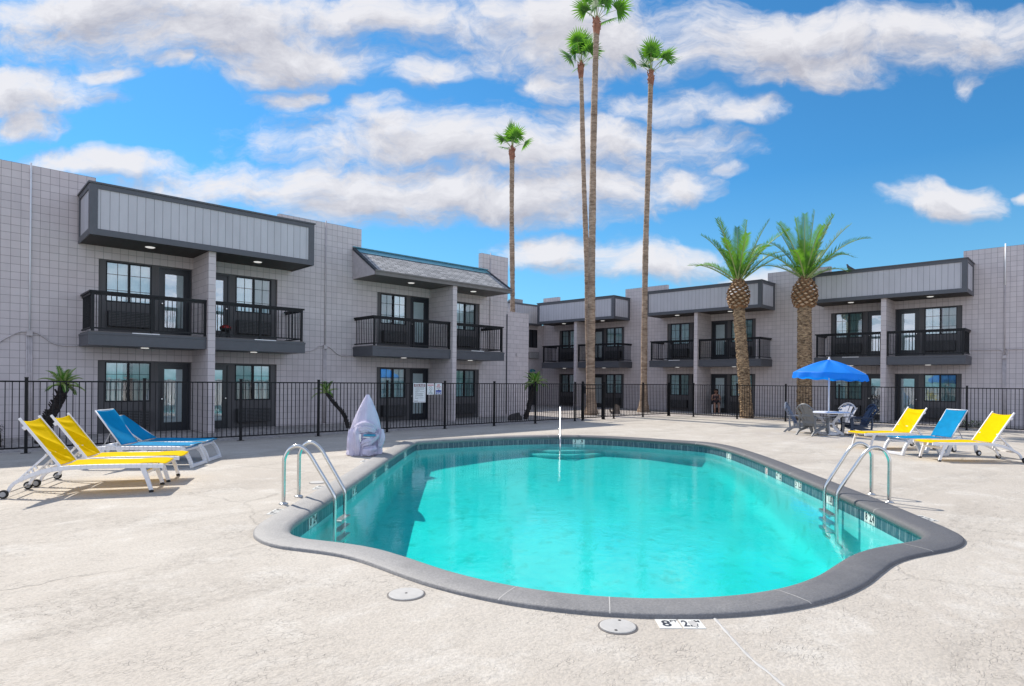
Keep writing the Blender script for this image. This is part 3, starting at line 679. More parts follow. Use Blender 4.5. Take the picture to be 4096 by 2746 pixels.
def balcony(root, x0, x1, free, rags=()):
    """slab and railing between x0 and x1; free: 'L' or 'R' is the end away from the fin"""
    D = 1.40; z0, z1 = 2.43, 2.77
    mb = MB().box(x0, x1, -D, -.002, z0, z1 - .06).box(x0 - (.012 if free == 'L' else 0), x1 + (.012 if free == 'R' else 0), -D - .012, -.002, z1 - .058, z1)
    mb.box(x0 + .02, x1 - .02, -D + .02, -.004, z1, z1 + .03, 1)
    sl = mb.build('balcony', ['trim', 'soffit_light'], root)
    y = -D + .06; zr = 3.86; a, b_ = (x0 + .07, x1) if free == 'L' else (x0, x1 - .07)
    mb = MB().box(a - .05 if free == 'L' else a, b_ + .05 if free == 'R' else b_, y - .05, y + .05, zr - .05, zr)
    e = a if free == 'L' else b_
    mb.box(e - .05, e + .05, y + .05, -.003, zr - .05, zr)
    mb.box(a, b_, y - .02, y + .02, 2.86, 2.90).box(a, b_, y - .02, y + .02, zr - .11, zr - .05)
    mb.box(e - .02, e + .02, y + .02, -.004, 2.86, 2.90).box(e - .02, e + .02, y + .02, -.004, zr - .11, zr - .05)
    rl = mb.build('railing', 'rail_black', sl)
    for px in ([a + .03, (a + b_) / 2, b_ - .03]): MB().box(px - .035, px + .035, y - .030, y + .030, z1 + .03, zr - .05).build('post', 'rail_black', sl)
    mb = MB(); n_ = int((b_ - a) / .112)
    for k in range(1, n_): xx = a + (b_ - a) * k / n_; mb.box(xx - .009, xx + .009, y - .009, y + .009, 2.90, zr - .11)
    n_ = 11
    for k in range(1, n_): yy = y + (-y) * k / n_; mb.box(e - .009, e + .009, yy - .009, yy + .009, 2.90, zr - .11)
    mb.build('balusters', 'rail_black', sl)
    for cx in rags: MB().box(cx - .33, cx + .33, -D - .016, -D + .02, z1 + .002, z1 + .026).build('edge_flashing', 'white_paint', sl)
    cx = (x0 + x1) / 2
    MB().lathe([(.001, 0), (.10, 0), (.10, .02), (.001, .021)], 20, 0, (cx, -.75, z0 - .02)).build('ceiling_light', 'lamp_lens', sl)
def lights(par, cs, y, z):
    for cx in cs: MB().lathe([(.001, -.018), (.10, -.016), (.125, -.004), (.125, 0), (.001, .0)], 24, 0, (cx, y, z)).build('ceiling_light', 'lamp_lens', par)
def box_canopy(root, x0, x1, c):
    D = 1.65; z0, z1 = 5.28, 6.56
    mb = MB().poly([(x0, -D, z0), (x1, -D, z0), (x1, -D, z1), (x0, -D, z1)]).poly([(x0, -.002, z0), (x0, -D, z0), (x0, -D, z1), (x0, -.002, z1)]).poly([(x1, -D, z0), (x1, -.002, z0), (x1, -.002, z1), (x1, -D, z1)])
    cp = mb.build('canopy', 'siding', root)
    t = .03; mb = MB()
    for za, zb in ((z0 - .03, z0 + .13), (z1 - .12, z1 + .0)):
        mb.box(x0 - t, x1 + t, -D - t, -D - .002, za, zb); mb.box(x0 - t, x0 - .002, -D - .001, -.003, za, zb); mb.box(x1 + .002, x1 + t, -D - .001, -.003, za, zb)
    for xa in (x0 - t, x1 - .15): mb.box(xa, xa + .15 + t, -D - t, -D - .002, z0 + .13, z1 - .12)
    for xa, xb in ((x0 - t, x0 - .002), (x1 + .002, x1 + t)): mb.box(xa, xb, -D, -D + .13, z0 + .13, z1 - .12).box(xa, xb, -.15, -.003, z0 + .13, z1 - .12)
    mb.box(x0 - t - .03, x1 + t + .03, -D - t - .03, -.004, z1 + .001, z1 + .045)
    mb.build('trim_board', 'trim', cp)
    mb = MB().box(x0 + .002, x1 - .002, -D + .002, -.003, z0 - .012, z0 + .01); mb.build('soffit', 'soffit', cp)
    lights(cp, (c - 1.45, c + 1.55), -.85, z0 - .012)
def mansard(root, x0, x1, c):
    D = 1.57; z0, ze, z1 = 5.27, 5.43, 6.40
    mb = MB().poly([(x0, -D, ze), (x1, -D, ze), (x1, -.02, z1), (x0, -.02, z1)]).poly([(x0, -D, ze - .05), (x1, -D, ze - .05), (x1, -D, ze), (x0, -D, ze)])
    mb.box(x0 - .02, x0 + .001, -.03, -.003, z1 - .06, z1 + .02)
    rf = mb.build('mansard_roof', 'shingle', root)
    mb = MB()
    for xa, xb in ((x0 - .03, x0 + .10), (x1 - .10, x1 + .03)):
        mb.poly([(xa, -D - .03, ze + .01), (xb, -D - .03, ze + .01), (xb, -.02, z1 + .03), (xa, -.02, z1 + .03)]).poly([(xa, -D - .03, ze - .06), (xa, -.02, z1 - .06), (xa, -.02, z1 + .03), (xa, -D - .03, ze + .01)][::-1])
        mb.poly([(xb, -D - .03, ze - .06), (xb, -D - .03, ze + .01), (xb, -.02, z1 + .03), (xb, -.02, z1 - .06)][::-1]).poly([(xa, -D - .03, ze - .06), (xb, -D - .03, ze - .06), (xb, -D - .03, ze + .01), (xa, -D - .03, ze + .01)])
    mb.build('rake_shingles', 'roof_dark', rf)
    mb = MB().poly([(x0 + .10, -.33, z1 - .17), (x1 - .10, -.33, z1 - .17), (x1 - .10, -.02, z1 + .04), (x0 + .10, -.02, z1 + .04)]).box(x0 - .02, x1 + .02, -.06, .10, z1 + .045, z1 + .075)
    mb.build('flashing', 'teal_metal', rf)
    for xx in (x0, x1): MB().poly([(xx, -D + .01, z0), (xx, -D + .01, ze), (xx, -.002, z1), (xx, -.002, z0)]).build('gable_end', 'wall_paint', rf)
    mb = MB().box(x0 - .01, x1 + .01, -D - .03, -D + .005, z0 - .01, ze - .01).box(x0 - .01, x1 + .01, -D - .06, -D - .031, ze - .05, ze + .005); mb.build('fascia_board', 'fascia_brown', rf)
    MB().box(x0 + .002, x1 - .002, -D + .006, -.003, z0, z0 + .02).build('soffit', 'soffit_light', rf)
    lights(rf, (c - 1.45, c + 1.6), -.85, z0)
plain('roof_dark', (.035, .038, .045), .85, var=.4, vscale=12)
def wing(root, tall, low, fins):
    """tall/low: (x0,x1) runs of wall; fins: fin centres"""
    mb = MB(); HT = 7.155
    ops = []
    for c in fins:
        for f in (0.0, FU): ops += [(c - 2.53, c - .10, f, f + 2.07), (c + .10, c + 2.53, f, f + 2.07)]
    runs = sorted([(a, b_, HT) for a, b_ in tall] + [(a, b_, 6.35) for a, b_ in low])
    for a, b_, h in runs:
        wall_face(mb, [a, b_], [0.0, h], [o_ for o_ in ops if a < (o_[0] + o_[1]) / 2 < b_], 0, .08)
        if h == HT:
            for xx in (a, b_): mb.poly([(xx, 0, 5.0), (xx, .2, 5.0), (xx, .2, h), (xx, 0, h)])
            mb.poly([(a, 0, h), (b_, 0, h), (b_, .2, h), (a, .2, h)]).poly([(a, .2, 6.0), (b_, .2, 6.0), (b_, .2, h), (a, .2, h)])
    A, B = runs[0][0], runs[-1][1]
    mb.poly([(A, .2, 6.35), (B, .2, 6.35), (B, 12, 6.35), (A, 12, 6.35)], 1)
    mb.poly([(A, 0, 0), (A, 12, 0), (A, 12, 6.35), (A, 0, 6.35)]).poly([(B, 0, 0), (B, 12, 0), (B, 12, 6.35), (B, 0, 6.35)]).poly([(A, 12, 0), (B, 12, 0), (B, 12, 6.35), (A, 12, 6.35)])
    mb.build('wall', ['block', 'roof_grey'], root)
    for c in fins:
        mb = MB().box(c - .098, c + .098, -1.52, -.001, 0, 5.262); mb.build('fin_wall', 'fin_block', root)
lw = thing('motel_wing', 'left two storey motel wing with one boxed canopy and one shingled mansard roof', 'building', (0, 20.5535, 0))
wing(lw, [(-16, 3.237), (8.42, 11.51), (17.34, 18.905)], [(3.237, 8.42), (11.51, 17.34)], [5.85, 14.73])
for c in (5.85, 14.73):
    for s_ in (-1, 1):
        for f in (0, FU): room(lw, c, s_, f, R.choice([.02, .10, .25, .04]))
balcony(lw, 2.88, 5.75, 'L', (4.2,)); balcony(lw, 5.95, 8.73, 'R', (7.45,)); balcony(lw, 11.2, 14.63, 'L'); balcony(lw, 14.83, 17.45, 'R', (16.0,))
box_canopy(lw, 2.87, 8.85, 5.85); mansard(lw, 11.17, 17.67, 14.6)
def conduit(root, pts, r=.018): MB().tube(spline(pts, 6 * len(pts)), r, 8).build('conduit', 'wall_paint', root, smooth=True)
def straight(root, p, q, r=.018, mat='wall_paint'): MB().tube([p, q], r, 8).build('conduit', mat, root, smooth=True)
for x, lft, rgt_ in ((1.80, 1.15, 2.88), (10.09, 8.74, 11.19)):
    straight(lw, (x, -.03, 2.80), (x, -.03, 7.21), .022, 'resin_white' if x < 5 else 'wall_paint')
    for dx in (-.055, -.02, .015, .05): straight(lw, (x + dx, -.03, .05), (x + dx, -.03, 2.70))
    MB().box(x - .065, x + .065, -.09, -.002, 2.66, 2.80).build('junction_box', 'wall_paint', lw, bevel=.006)
    conduit(lw, [(x - .06, -.03, 2.76), (x - .22, -.03, 2.75), (x - .45, -.03, 2.60), (lft, -.03, 2.44)]); conduit(lw, [(x + .06, -.03, 2.76), (x + .20, -.03, 2.72), (x + .58, -.03, 2.46), (rgt_, -.03, 2.45)])
straight(lw, (17.84, -.03, 2.46), (17.84, -.03, 7.23)); straight(lw, (18.86, -.03, .1), (18.86, -.03, 4.6), .025, 'trim')

rw = thing('motel_wing', 'right two storey motel wing with three boxed canopies in a row', 'building', (31.13, 6.0, 0), radians(-87))
SX = lambda s_: 6.0 - s_
fins = [SX(8.47), SX(17.10), SX(25.06)]
wing(rw, [(.08, 30), (SX(13.98), SX(11.04)), (SX(22.47), SX(19.67)), (SX(29.0), SX(27.68))], [(SX(11.04), .08), (SX(19.67), SX(13.98)), (SX(27.68), SX(22.47))], fins)
for c in fins:
    for s_ in (-1, 1):
        for f in (0, FU): room(rw, c, s_, f, R.choice([.02, .12, .22, .05]), .45 if (c == fins[0] and s_ < 0 and f == 0) else 1)
for c, s0, s1, rg in ((fins[0], 11.28, 5.62, 1), (fins[1], 19.93, 13.72, 1), (fins[2], 27.87, 21.95, 0)):
    balcony(rw, SX(s0), c - .10, 'L', (c - 1.3,) if rg else ()); balcony(rw, c + .10, SX(s1), 'R', ())
box_canopy(rw, SX(11.33), SX(5.59), fins[0]); box_canopy(rw, SX(20.0), SX(13.64), fins[1]); box_canopy(rw, SX(28.03), SX(22.17), fins[2])
x = SX(4.55)
straight(rw, (x, -.03, 5.60), (x, -.03, 7.27), .024, 'white_paint'); straight(rw, (x, -.03, 2.80), (x, -.03, 5.60), .016)
for dx in (-.05, -.018, .015, .05): straight(rw, (x + dx, -.03, .05), (x + dx, -.03, 2.68))
MB().box(x - .06, x + .06, -.09, -.002, 2.67, 2.80).build('junction_box', 'wall_paint', rw, bevel=.006)
conduit(rw, [(x - .05, -.03, 2.80), (x - .05, -.03, 2.95), (x - .16, -.03, 3.03), (x - .5, -.03, 3.035), (.36, -.03, 3.035)]); conduit(rw, [(x + .05, -.03, 2.80), (x + .05, -.03, 2.95), (x + .16, -.03, 3.03), (x + .5, -.03, 3.035), (x + 6, -.03, 3.035)])

pg = thing('portable_grill', 'small black and red kettle grill on the left balcony beside the fin wall', 'grill', (6.42, 19.62, 2.801), .4)
MB().lathe([(.02, .20), (.11, .215), (.155, .26), (.165, .30), (.16, .302), (.02, .303)], 20).build('bowl', 'rubber', pg, smooth=True)
MB().lathe([(.167, .305), (.16, .35), (.11, .395), (.03, .41), (.02, .43), (.002, .432)], 20).build('kettle_lid', 'grill_red', pg, smooth=True)
for k in range(3): a = 2.1 * k; MB().tube([(.09*cos(a), .09*sin(a), .23), (.19*cos(a), .19*sin(a), 0)], .010, 6).build('leg', 'rubber', pg)

# building that closes the far corner of the courtyard
cb = thing('corner_building', 'grey brown two storey link building set back in the far corner behind the screen wall', 'building', (0, 28.976, 0))
mb = MB(); wall_face(mb, [16, 29.96], [0, 5.35], [(28.60, 29.41, 3.80, 5.0), (28.48, 29.45, 0, 2.11)], 0, .12)
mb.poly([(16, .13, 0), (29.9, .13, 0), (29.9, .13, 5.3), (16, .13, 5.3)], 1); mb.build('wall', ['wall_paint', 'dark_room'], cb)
MB().box(16, 29.42, -.35, -.01, 5.37, 6.50).build('fascia_panel', 'siding', cb)
mb = MB().box(16, 29.45, -.38, -.005, 6.50, 6.60).box(16, 29.43, -.37, -.004, 5.26, 5.368); mb.build('trim_board', 'trim', cb)
mb = MB()
for a, b_ in ((28.60, 28.64), (28.985, 29.025), (29.37, 29.41)): mb.box(a, b_, .03, .10, 3.80, 5.0)
mb.box(28.64, 29.37, .03, .10, 3.80, 3.84).box(28.64, 29.37, .03, .10, 4.96, 5.0); wf = mb.build('window', 'frame_black', cb)
MB().poly([(28.6, .07, 3.8), (29.4, .07, 3.8), (29.4, .07, 5), (28.6, .07, 5)]).build('pane', 'glass_dark' if 'glass_dark' in MATS else 'door_black', wf)
mb = MB().box(28.50, 29.43, -.12, -.002, 3.08, 3.50); ac = mb.build('air_conditioner', 'fascia_brown', cb)
mb = MB()
for k in range(8): mb.box(28.53, 29.40, -.135, -.121, 3.12 + k * .046, 3.135 + k * .046)
mb.build('grille', 'resin_white', ac)
MB().box(28.52, 29.41, .06, .10, .01, 2.07).build('door', 'door_black', cb)
MB().prism([(28.42, 2.18), (28.74, 2.18), (28.90, 2.24), (28.90, 2.30), (28.74, 2.37), (28.50, 2.37), (28.42, 2.32)], -.34, -.28).build('wall_sign', 'teal_metal', cb)
mb = MB().poly([(16, -.36, 6.61), (29.4, -.36, 6.61), (31.5, 4.5, 7.25), (18, 4.5, 7.25)]).box(30.2, 30.9, 3.0, 3.8, 7.0, 7.45)
mb.build('roof', 'roof_grey', cb)

bw = thing('screen_wall', 'lower running bond block wall butting the end of the left wing', 'wall', (0, 20.5535, 0))
mb = MB().box(18.925, 20.275, .015, .22, 0, 4.745); mb.prism([(18.925, 4.746), (19.10, 4.746), (18.925, 5.0)], .017, .218); mb.build('wall', 'screen_block', bw)
MB().box(19.46, 19.54, -.03, .014, 2.72, 2.86).build('outlet_box', 'wall_paint', bw, bevel=.008)

# ================================================================== fence
def fence(name, label, posts, top_panel=True):
    t_ = thing(name, label, 'fence', (posts[0][0], posts[0][1], .004)); o_ = Vector((posts[0][0], posts[0][1], 0))
    for (x, y) in posts:
        mb = MB().box(-.028, .028, -.028, .028, .008, 1.56).box(-.033, .033, -.033, .033, 1.56, 1.575).box(-.085, .085, -.04, .04, 0, .008)
        pt = mb.build('post', 'iron', t_); pt.location = Vector((x, y, 0)) - o_
    for (x0, y0), (x1, y1) in zip(posts, posts[1:]):
        L = hypot(x1 - x0, y1 - y0); mb = MB().box(.03, L - .03, -.014, .014, 1.47, 1.502).box(.03, L - .03, -.014, .014, .10, .132)
        n_ = max(2, round(L / .112))
        for k in range(1, n_): xx = L * k / n_; mb.box(xx - .008, xx + .008, -.008, .008, .132, 1.47)
        pn = mb.build('picket_panel', 'iron', t_); pn.location = Vector((x0, y0, 0)) - o_; pn.rotation_euler = (0, 0, atan2(y1 - y0, x1 - x0))
    return t_
fence('pool_fence', 'long black picket fence run in front of the left wing carrying the pool signs', [(-7.2,16.22),(-5.05,16.22),(-2.9,16.2),(-.78,16.18),(1.374,16.15),(3.53,16.2),(5.694,16.2),(7.79,16.2),(9.99,16.2),(12.17,16.21),(14.32,16.21),(16.38,16.22),(18.69,16.28),(19.2,16.30)])
fence('pool_fence', 'short black picket fence run between the gate and the far corner of the deck', [(20.66,16.37),(21.34,16.38),(23.44,16.35),(25.36,16.28)])
fence('pool_fence', 'black picket fence run in front of the right wing behind the umbrella table', [(25.40,16.22),(25.78,15.18),(25.80,13.05),(25.92,10.98),(26.15,8.98),(26.45,7.0),(26.65,4.93),(26.86,2.85),(27.07,.75),(27.3,-1.4),(27.5,-3.6)])
gt = thing('pool_gate', 'narrow black picket gate with a latch box before the tall palm trunks', 'gate', (19.24, 16.3, .004), atan2(.07, 1.38))
mb = MB().box(.0, .04, -.02, .02, .06, 1.52).box(1.34, 1.38, -.02, .02, .06, 1.52).box(.04, 1.34, -.016, .016, 1.44, 1.48).box(.04, 1.34, -.016, .016, .09, .13).box(.04, 1.34, -.016, .016, 1.30, 1.33)
mb.build('gate_frame', 'iron', gt)
mb = MB()
for k in range(1, 12): xx = .04 + 1.30 * k / 12; mb.box(xx - .008, xx + .008, -.008, .008, .13, 1.44)
mb.build('picket_panel', 'iron', gt)
MB().box(-.05, .05, -.06, -.021, 1.10, 1.40).box(-.03, .03, -.075, -.061, 1.26, 1.36).build('latch_box', 'frame_black', gt, bevel=.006)
for x in (.0, 1.38): MB().box(x - .03, x + .03, .022, .08, .0, 1.60).build('gate_post', 'iron', gt)

# signs on the fence (facing the pool)
def sign(label, x0, x1, z0, z1):
    t_ = thing('pool_sign', label, 'sign', ((x0 + x1) / 2, 16.172, (z0 + z1) / 2)); w, h = (x1 - x0) / 2, (z1 - z0) / 2
    bd = MB().box(-w, w, -.004, .004, -h, h).build('board', 'sign_white', t_, bevel=.0015)
    return t_, bd, w, h
def on(x, z, d=.0052): return Matrix.Translation((x, -d, z)) @ Matrix.Rotation(pi/2, 4, 'X')
def panel(par, name, mat, x0, x1, z0, z1, d=.005): return MB().poly([(x0, -d, z0), (x1, -d, z0), (x1, -d, z1), (x0, -d, z1)]).build(name, mat, par)
t_, bd, w, h = sign('large white POOL RULES sign with a maroon header', 10.905, 11.375, .885, 1.497)
panel(t_, 'header', 'sign_maroon', -w + .025, w - .025, h - .115, h - .035)
text_mesh('title', 'POOL RULES', .082, 'sign_white', t_, on(0, h - .076, .0062), bold=.0025, squeeze=.80)
mb = MB(); zz = h - .145
for wd in (.34,.33,0,.33,.19,0,.33,.11,0,.33,.28,0,.31,.31,.04,0,.33,.13):
    if wd: 
        xx = -.165; 
        while xx < -.165 + wd - .02: ww = R.uniform(.012, .04); mb.poly([(xx, -.0052, zz), (xx + ww, -.0052, zz), (xx + ww, -.0052, zz + .010), (xx, -.0052, zz + .010)]); xx += ww + .007
        zz -= .0265
    else: zz -= .007
mb.poly([(-.19, -.0052, -h + .045), (-.05, -.0052, -h + .045), (-.05, -.0052, -h + .058), (-.19, -.0052, -h + .058)]); mb.build('rule_lines', 'sign_ink', t_)
mb = MB()
for a in ((-w + .022, w - .022, -h + .022, -h + .028), (-w + .022, w - .022, h - .034, h - .029)): mb.poly([(a[0], -.0051, a[2]), (a[1], -.0051, a[2]), (a[1], -.0051, a[3]), (a[0], -.0051, a[3])])
for xx in (-w + .022, w - .027): mb.poly([(xx, -.0051, -h + .022), (xx + .005, -.0051, -h + .022), (xx + .005, -.0051, h - .029), (xx, -.0051, h - .029)])
mb.build('border', 'sign_maroon', t_)
t_, bd, w, h = sign('small white sign with a no diving ring under a pink header', 11.43, 11.697, 1.13, 1.494)
panel(t_, 'header', 'sign_red', -w + .02, w - .02, h - .085, h - .022); panel(t_, 'header_stripe', 'sign_white', -w + .022, w - .022, h - .066, h - .036, .0058)
mb = MB()
for k in range(28):
    a0, a1 = 2*pi*k/28, 2*pi*(k+1)/28
    mb.poly([(cos(a)*r_, -.0052, .015 + sin(a)*r_*1.05) for a, r_ in ((a0, .056), (a1, .056), (a1, .064), (a0, .064))])
mb.build('ring', 'sign_ink', t_)
mb = MB().poly([(-.035, -.0052, .045), (-.025, -.0052, .052), (.03, -.0052, -.005), (.022, -.0052, -.013)]).poly([(.012, -.0054, .03), (.026, -.0054, .045), (.034, -.0054, .038), (.018, -.0054, .02)]).poly([(-.03, -.0054, -.03), (.03, -.0054, -.03), (.026, -.0054, -.024), (-.026, -.0054, -.024)])
mb.build('diver', 'sign_ink', t_)
text_mesh('caption', 'NO', .042, 'sign_green', t_, on(0, -.092), bold=.001); text_mesh('caption', 'DIVING', .046, 'sign_green', t_, on(0, -.135), bold=.001)
t_, bd, w, h = sign('small red white and blue NO LIFEGUARD ON DUTY sign', 11.746, 12.007, 1.136, 1.495)
text_mesh('caption', 'NO', .062, 'sign_red', t_, on(0, h - .058), bold=.003); text_mesh('caption', 'LIFEGUARD', .040, 'sign_red', t_, on(0, h - .115), bold=.0015, squeeze=.85); text_mesh('caption', 'ON DUTY', .036, 'sign_ink', t_, on(0, h - .160), bold=.001)
panel(t_, 'lower_panel', 'sign_blue', -w + .018, w - .018, -h + .014, -.045)
text_mesh('caption', 'SWIM AT YOUR', .034, 'sign_white', t_, on(0, -.112, .0062), bold=.0015, squeeze=.82); text_mesh('caption', 'OWN RISK', .034, 'sign_white', t_, on(0, -.147, .0062), bold=.0015, squeeze=.9)
MB().poly([(-.05, -.0062, -.05), (-.01, -.0062, -.062), (.03, -.0062, -.045), (.055, -.0062, -.055), (.03, -.0062, -.03), (.0, -.0062, -.04), (.01, -.0062, -.018), (-.012, -.0062, -.022)]).build('swimmer', 'sign_ink', t_)

# ================================================================== palms
def leaf_strip(mb, a, d, n_, L, w, droop, mi, seg=2):
    """narrow folded leaf blade from a along d"""
    p = Vector(a); d = Vector(d).normalized(); s_ = d.cross(Vector(n_)); s_ = s_.normalized() if s_.length > 1e-4 else Vector((1, 0, 0))
    k = len(mb.v); pts = []
    for i in range(seg + 1):
        u = i / seg; ww = w * (1 - u) ** .7 * (.6 + .8 * min(1, u * 3)) if u < 1 else 0.001
        pts.append((p - s_ * ww / 2, p + s_ * ww / 2)); d = (d + Vector((0, 0, -droop / seg))).normalized(); p = p + d * (L / seg)
    for l_, r_ in pts: mb.v += [tuple(l_), tuple(r_)]
    for i in range(seg): mb.f.append((k+2*i, k+2*i+1, k+2*i+3, k+2*i+2)); mb.m.append(mi)
def fan_leaf(mb, base, az, el, pet, rad, rr):
    d = Vector((cos(az)*cos(el), sin(az)*cos(el), sin(el))); tip = base + d * pet - Vector((0, 0, .10 * pet * cos(el)))
    mb.tube([base, base + d * pet * .5 + Vector((0, 0, .03)), tip], [.02, .013, .009], 5, 2)
    side = d.cross(Vector((0, 0, 1))); side = side.normalized() if side.length > .05 else Vector((cos(az + 1.57), sin(az + 1.57), 0))
    tilt = rr.uniform(-.5, .5); side = (side * cos(tilt) + side.cross(d) * sin(tilt)).normalized(); nn = side.cross(d); N = 24; mi = rr.choice([0, 0, 1])
    for k in range(N):
        a = (k / (N - 1) - .5) * radians(190); dd = (d * cos(a) + side * sin(a) + nn * (.10 + .12 * abs(a) / 2)).normalized()
        leaf_strip(mb, tip, dd, nn, rad * (.78 + .22 * cos(a)) * rr.uniform(.88, 1.08), rad * .11, .22 + .30 * abs(a) + .25 * rr.random(), mi if rr.random() < .8 else 1 - mi, 4)
def fan_palm(label, base, pts, r0, r1, flare, seed, leaves=13, rad=.62, pet=.75):
    rr = random.Random(seed); t_ = thing('fan_palm', label, 'palm tree', base, 0, 'tall fan palms')
    b_ = Vector(base); P = spline([Vector(p) - b_ for p in pts], 150); mb = MB(); rs = []
    for i, p in enumerate(P):
        u = i / 149; r_ = r0 + (r1 - r0) * u ** .7 + flare * math.exp(-p.z / .45) + .012 * (((p.z * 3.1) % 1.0) - .5) + rr.uniform(-.006, .006) + .008 * sin(p.z * 1.3 + seed); rs.append(r_)
    mb.tube(P, rs, 14).build('trunk', 'palm_trunk', t_, smooth=True)
    top = P[-1]; mb = MB()
    mb.tube([top + Vector((0, 0, z)) for z in (-.60, -.45, -.2, .05, .3)], [r1 * 1.02, r1 * 1.15, r1 * 1.35, r1 * 1.0, r1 * .5], 12)
    for k in range(26): a = rr.uniform(0, 6.28); z = rr.uniform(-.45, .05); mb.beam(top + Vector((cos(a)*r1, sin(a)*r1, z)), top + Vector((cos(a)*r1*1.5, sin(a)*r1*1.5, z + rr.uniform(-.02, .22))), .05, .03)
    mb.build('boot_collar', 'boot_red', t_)
    mb = MB()
    for k in range(leaves):
        el = radians(88 - 72 * (k / leaves) ** 1.2 + rr.uniform(-12, 12)); fan_leaf(mb, top + Vector((0, 0, .1)), k * 2.4 + rr.uniform(-.4, .4) + seed, el, pet * rr.uniform(.6, 1.2), rad * rr.uniform(.8, 1.15), rr)
    mb.build('crown', ['fan_green', 'fan_dark', 'rachis'], t_); return t_
fan_palm('shortest thin fan palm rising behind the low screen wall', (22.9, 24.44, 0), [(22.9,24.44,0),(22.88,24.47,5.6),(22.81,24.53,10.4),(22.80,24.54,14.1)], .145, .125, .05, 3, 11, .66, .80)
fan_palm('thin fan palm whose trunk crosses behind the tallest palm', (24.45, 20.27, 0), [(24.45,20.27,0),(24.40,20.31,1.4),(24.26,20.44,7.7),(24.12,20.57,12.1),(23.98,20.70,17.7)], .16, .115, .05, 8, 11, .76, .98)
fan_palm('tallest fan palm beside the gate with its crown cut by the top of the picture', (22.90, 18.90, 0), [(22.90,18.90,0),(22.879,18.925,1.0),(22.866,18.938,7.3),(22.883,18.921,13.5),(22.953,18.856,18.75)], .205, .14, .17, 14, 13, .78, 1.05)
fan_palm('tall fan palm standing alone to the right of the gate', (27.44, 19.11, 0), [(27.44,19.11,0),(27.445,19.10,.5),(27.458,19.092,7.9),(27.53,19.027,12.6),(27.61,18.951,17.9)], .18, .13, .20, 22, 12, .78, .98)
def feather_frond(mb, base, az, el, L, bend, rr, w=.42, n_=46, mi=0, lw=.035, start=.12, vee=.55, droop=.35):
    d = Vector((cos(az)*cos(el), sin(az)*cos(el), sin(el))); p = Vector(base); pts = [p.copy()]; ds = [d.copy()]; M_ = 24
    for i in range(M_):
        u = (i + 1) / M_; d = (d + Vector((0, 0, -bend * (.25 + 1.6 * u * u) / M_))).normalized(); p = p + d * (L / M_); pts.append(p.copy()); ds.append(d.copy())
    mb.tube(pts, [.034 * (1 - i / M_) ** .7 + .005 for i in range(M_ + 1)], 5, 2)
    for k in range(n_):
        u = start + (1 - start) * k / (n_ - 1); x = u * M_; i = min(int(x), M_ - 1); q = pts[i].lerp(pts[i+1], x - i); dd = ds[i]
        s_ = dd.cross(Vector((0, 0, 1))); s_ = s_.normalized() if s_.length > .05 else Vector((-sin(az), cos(az), 0)); nn = s_.cross(dd)
        ll = w * (.35 + .65 * sin(pi * min(1, .18 + u * .80)) ** .7) * rr.uniform(.85, 1.1)
        for sg in (-1, 1):
            ld = (dd * .85 + s_ * sg * .75 + nn * vee * rr.uniform(.5, 1.2)).normalized()
            leaf_strip(mb, q, ld, nn, ll, lw, droop, mi if rr.random() < .75 else 1 - mi, 2)
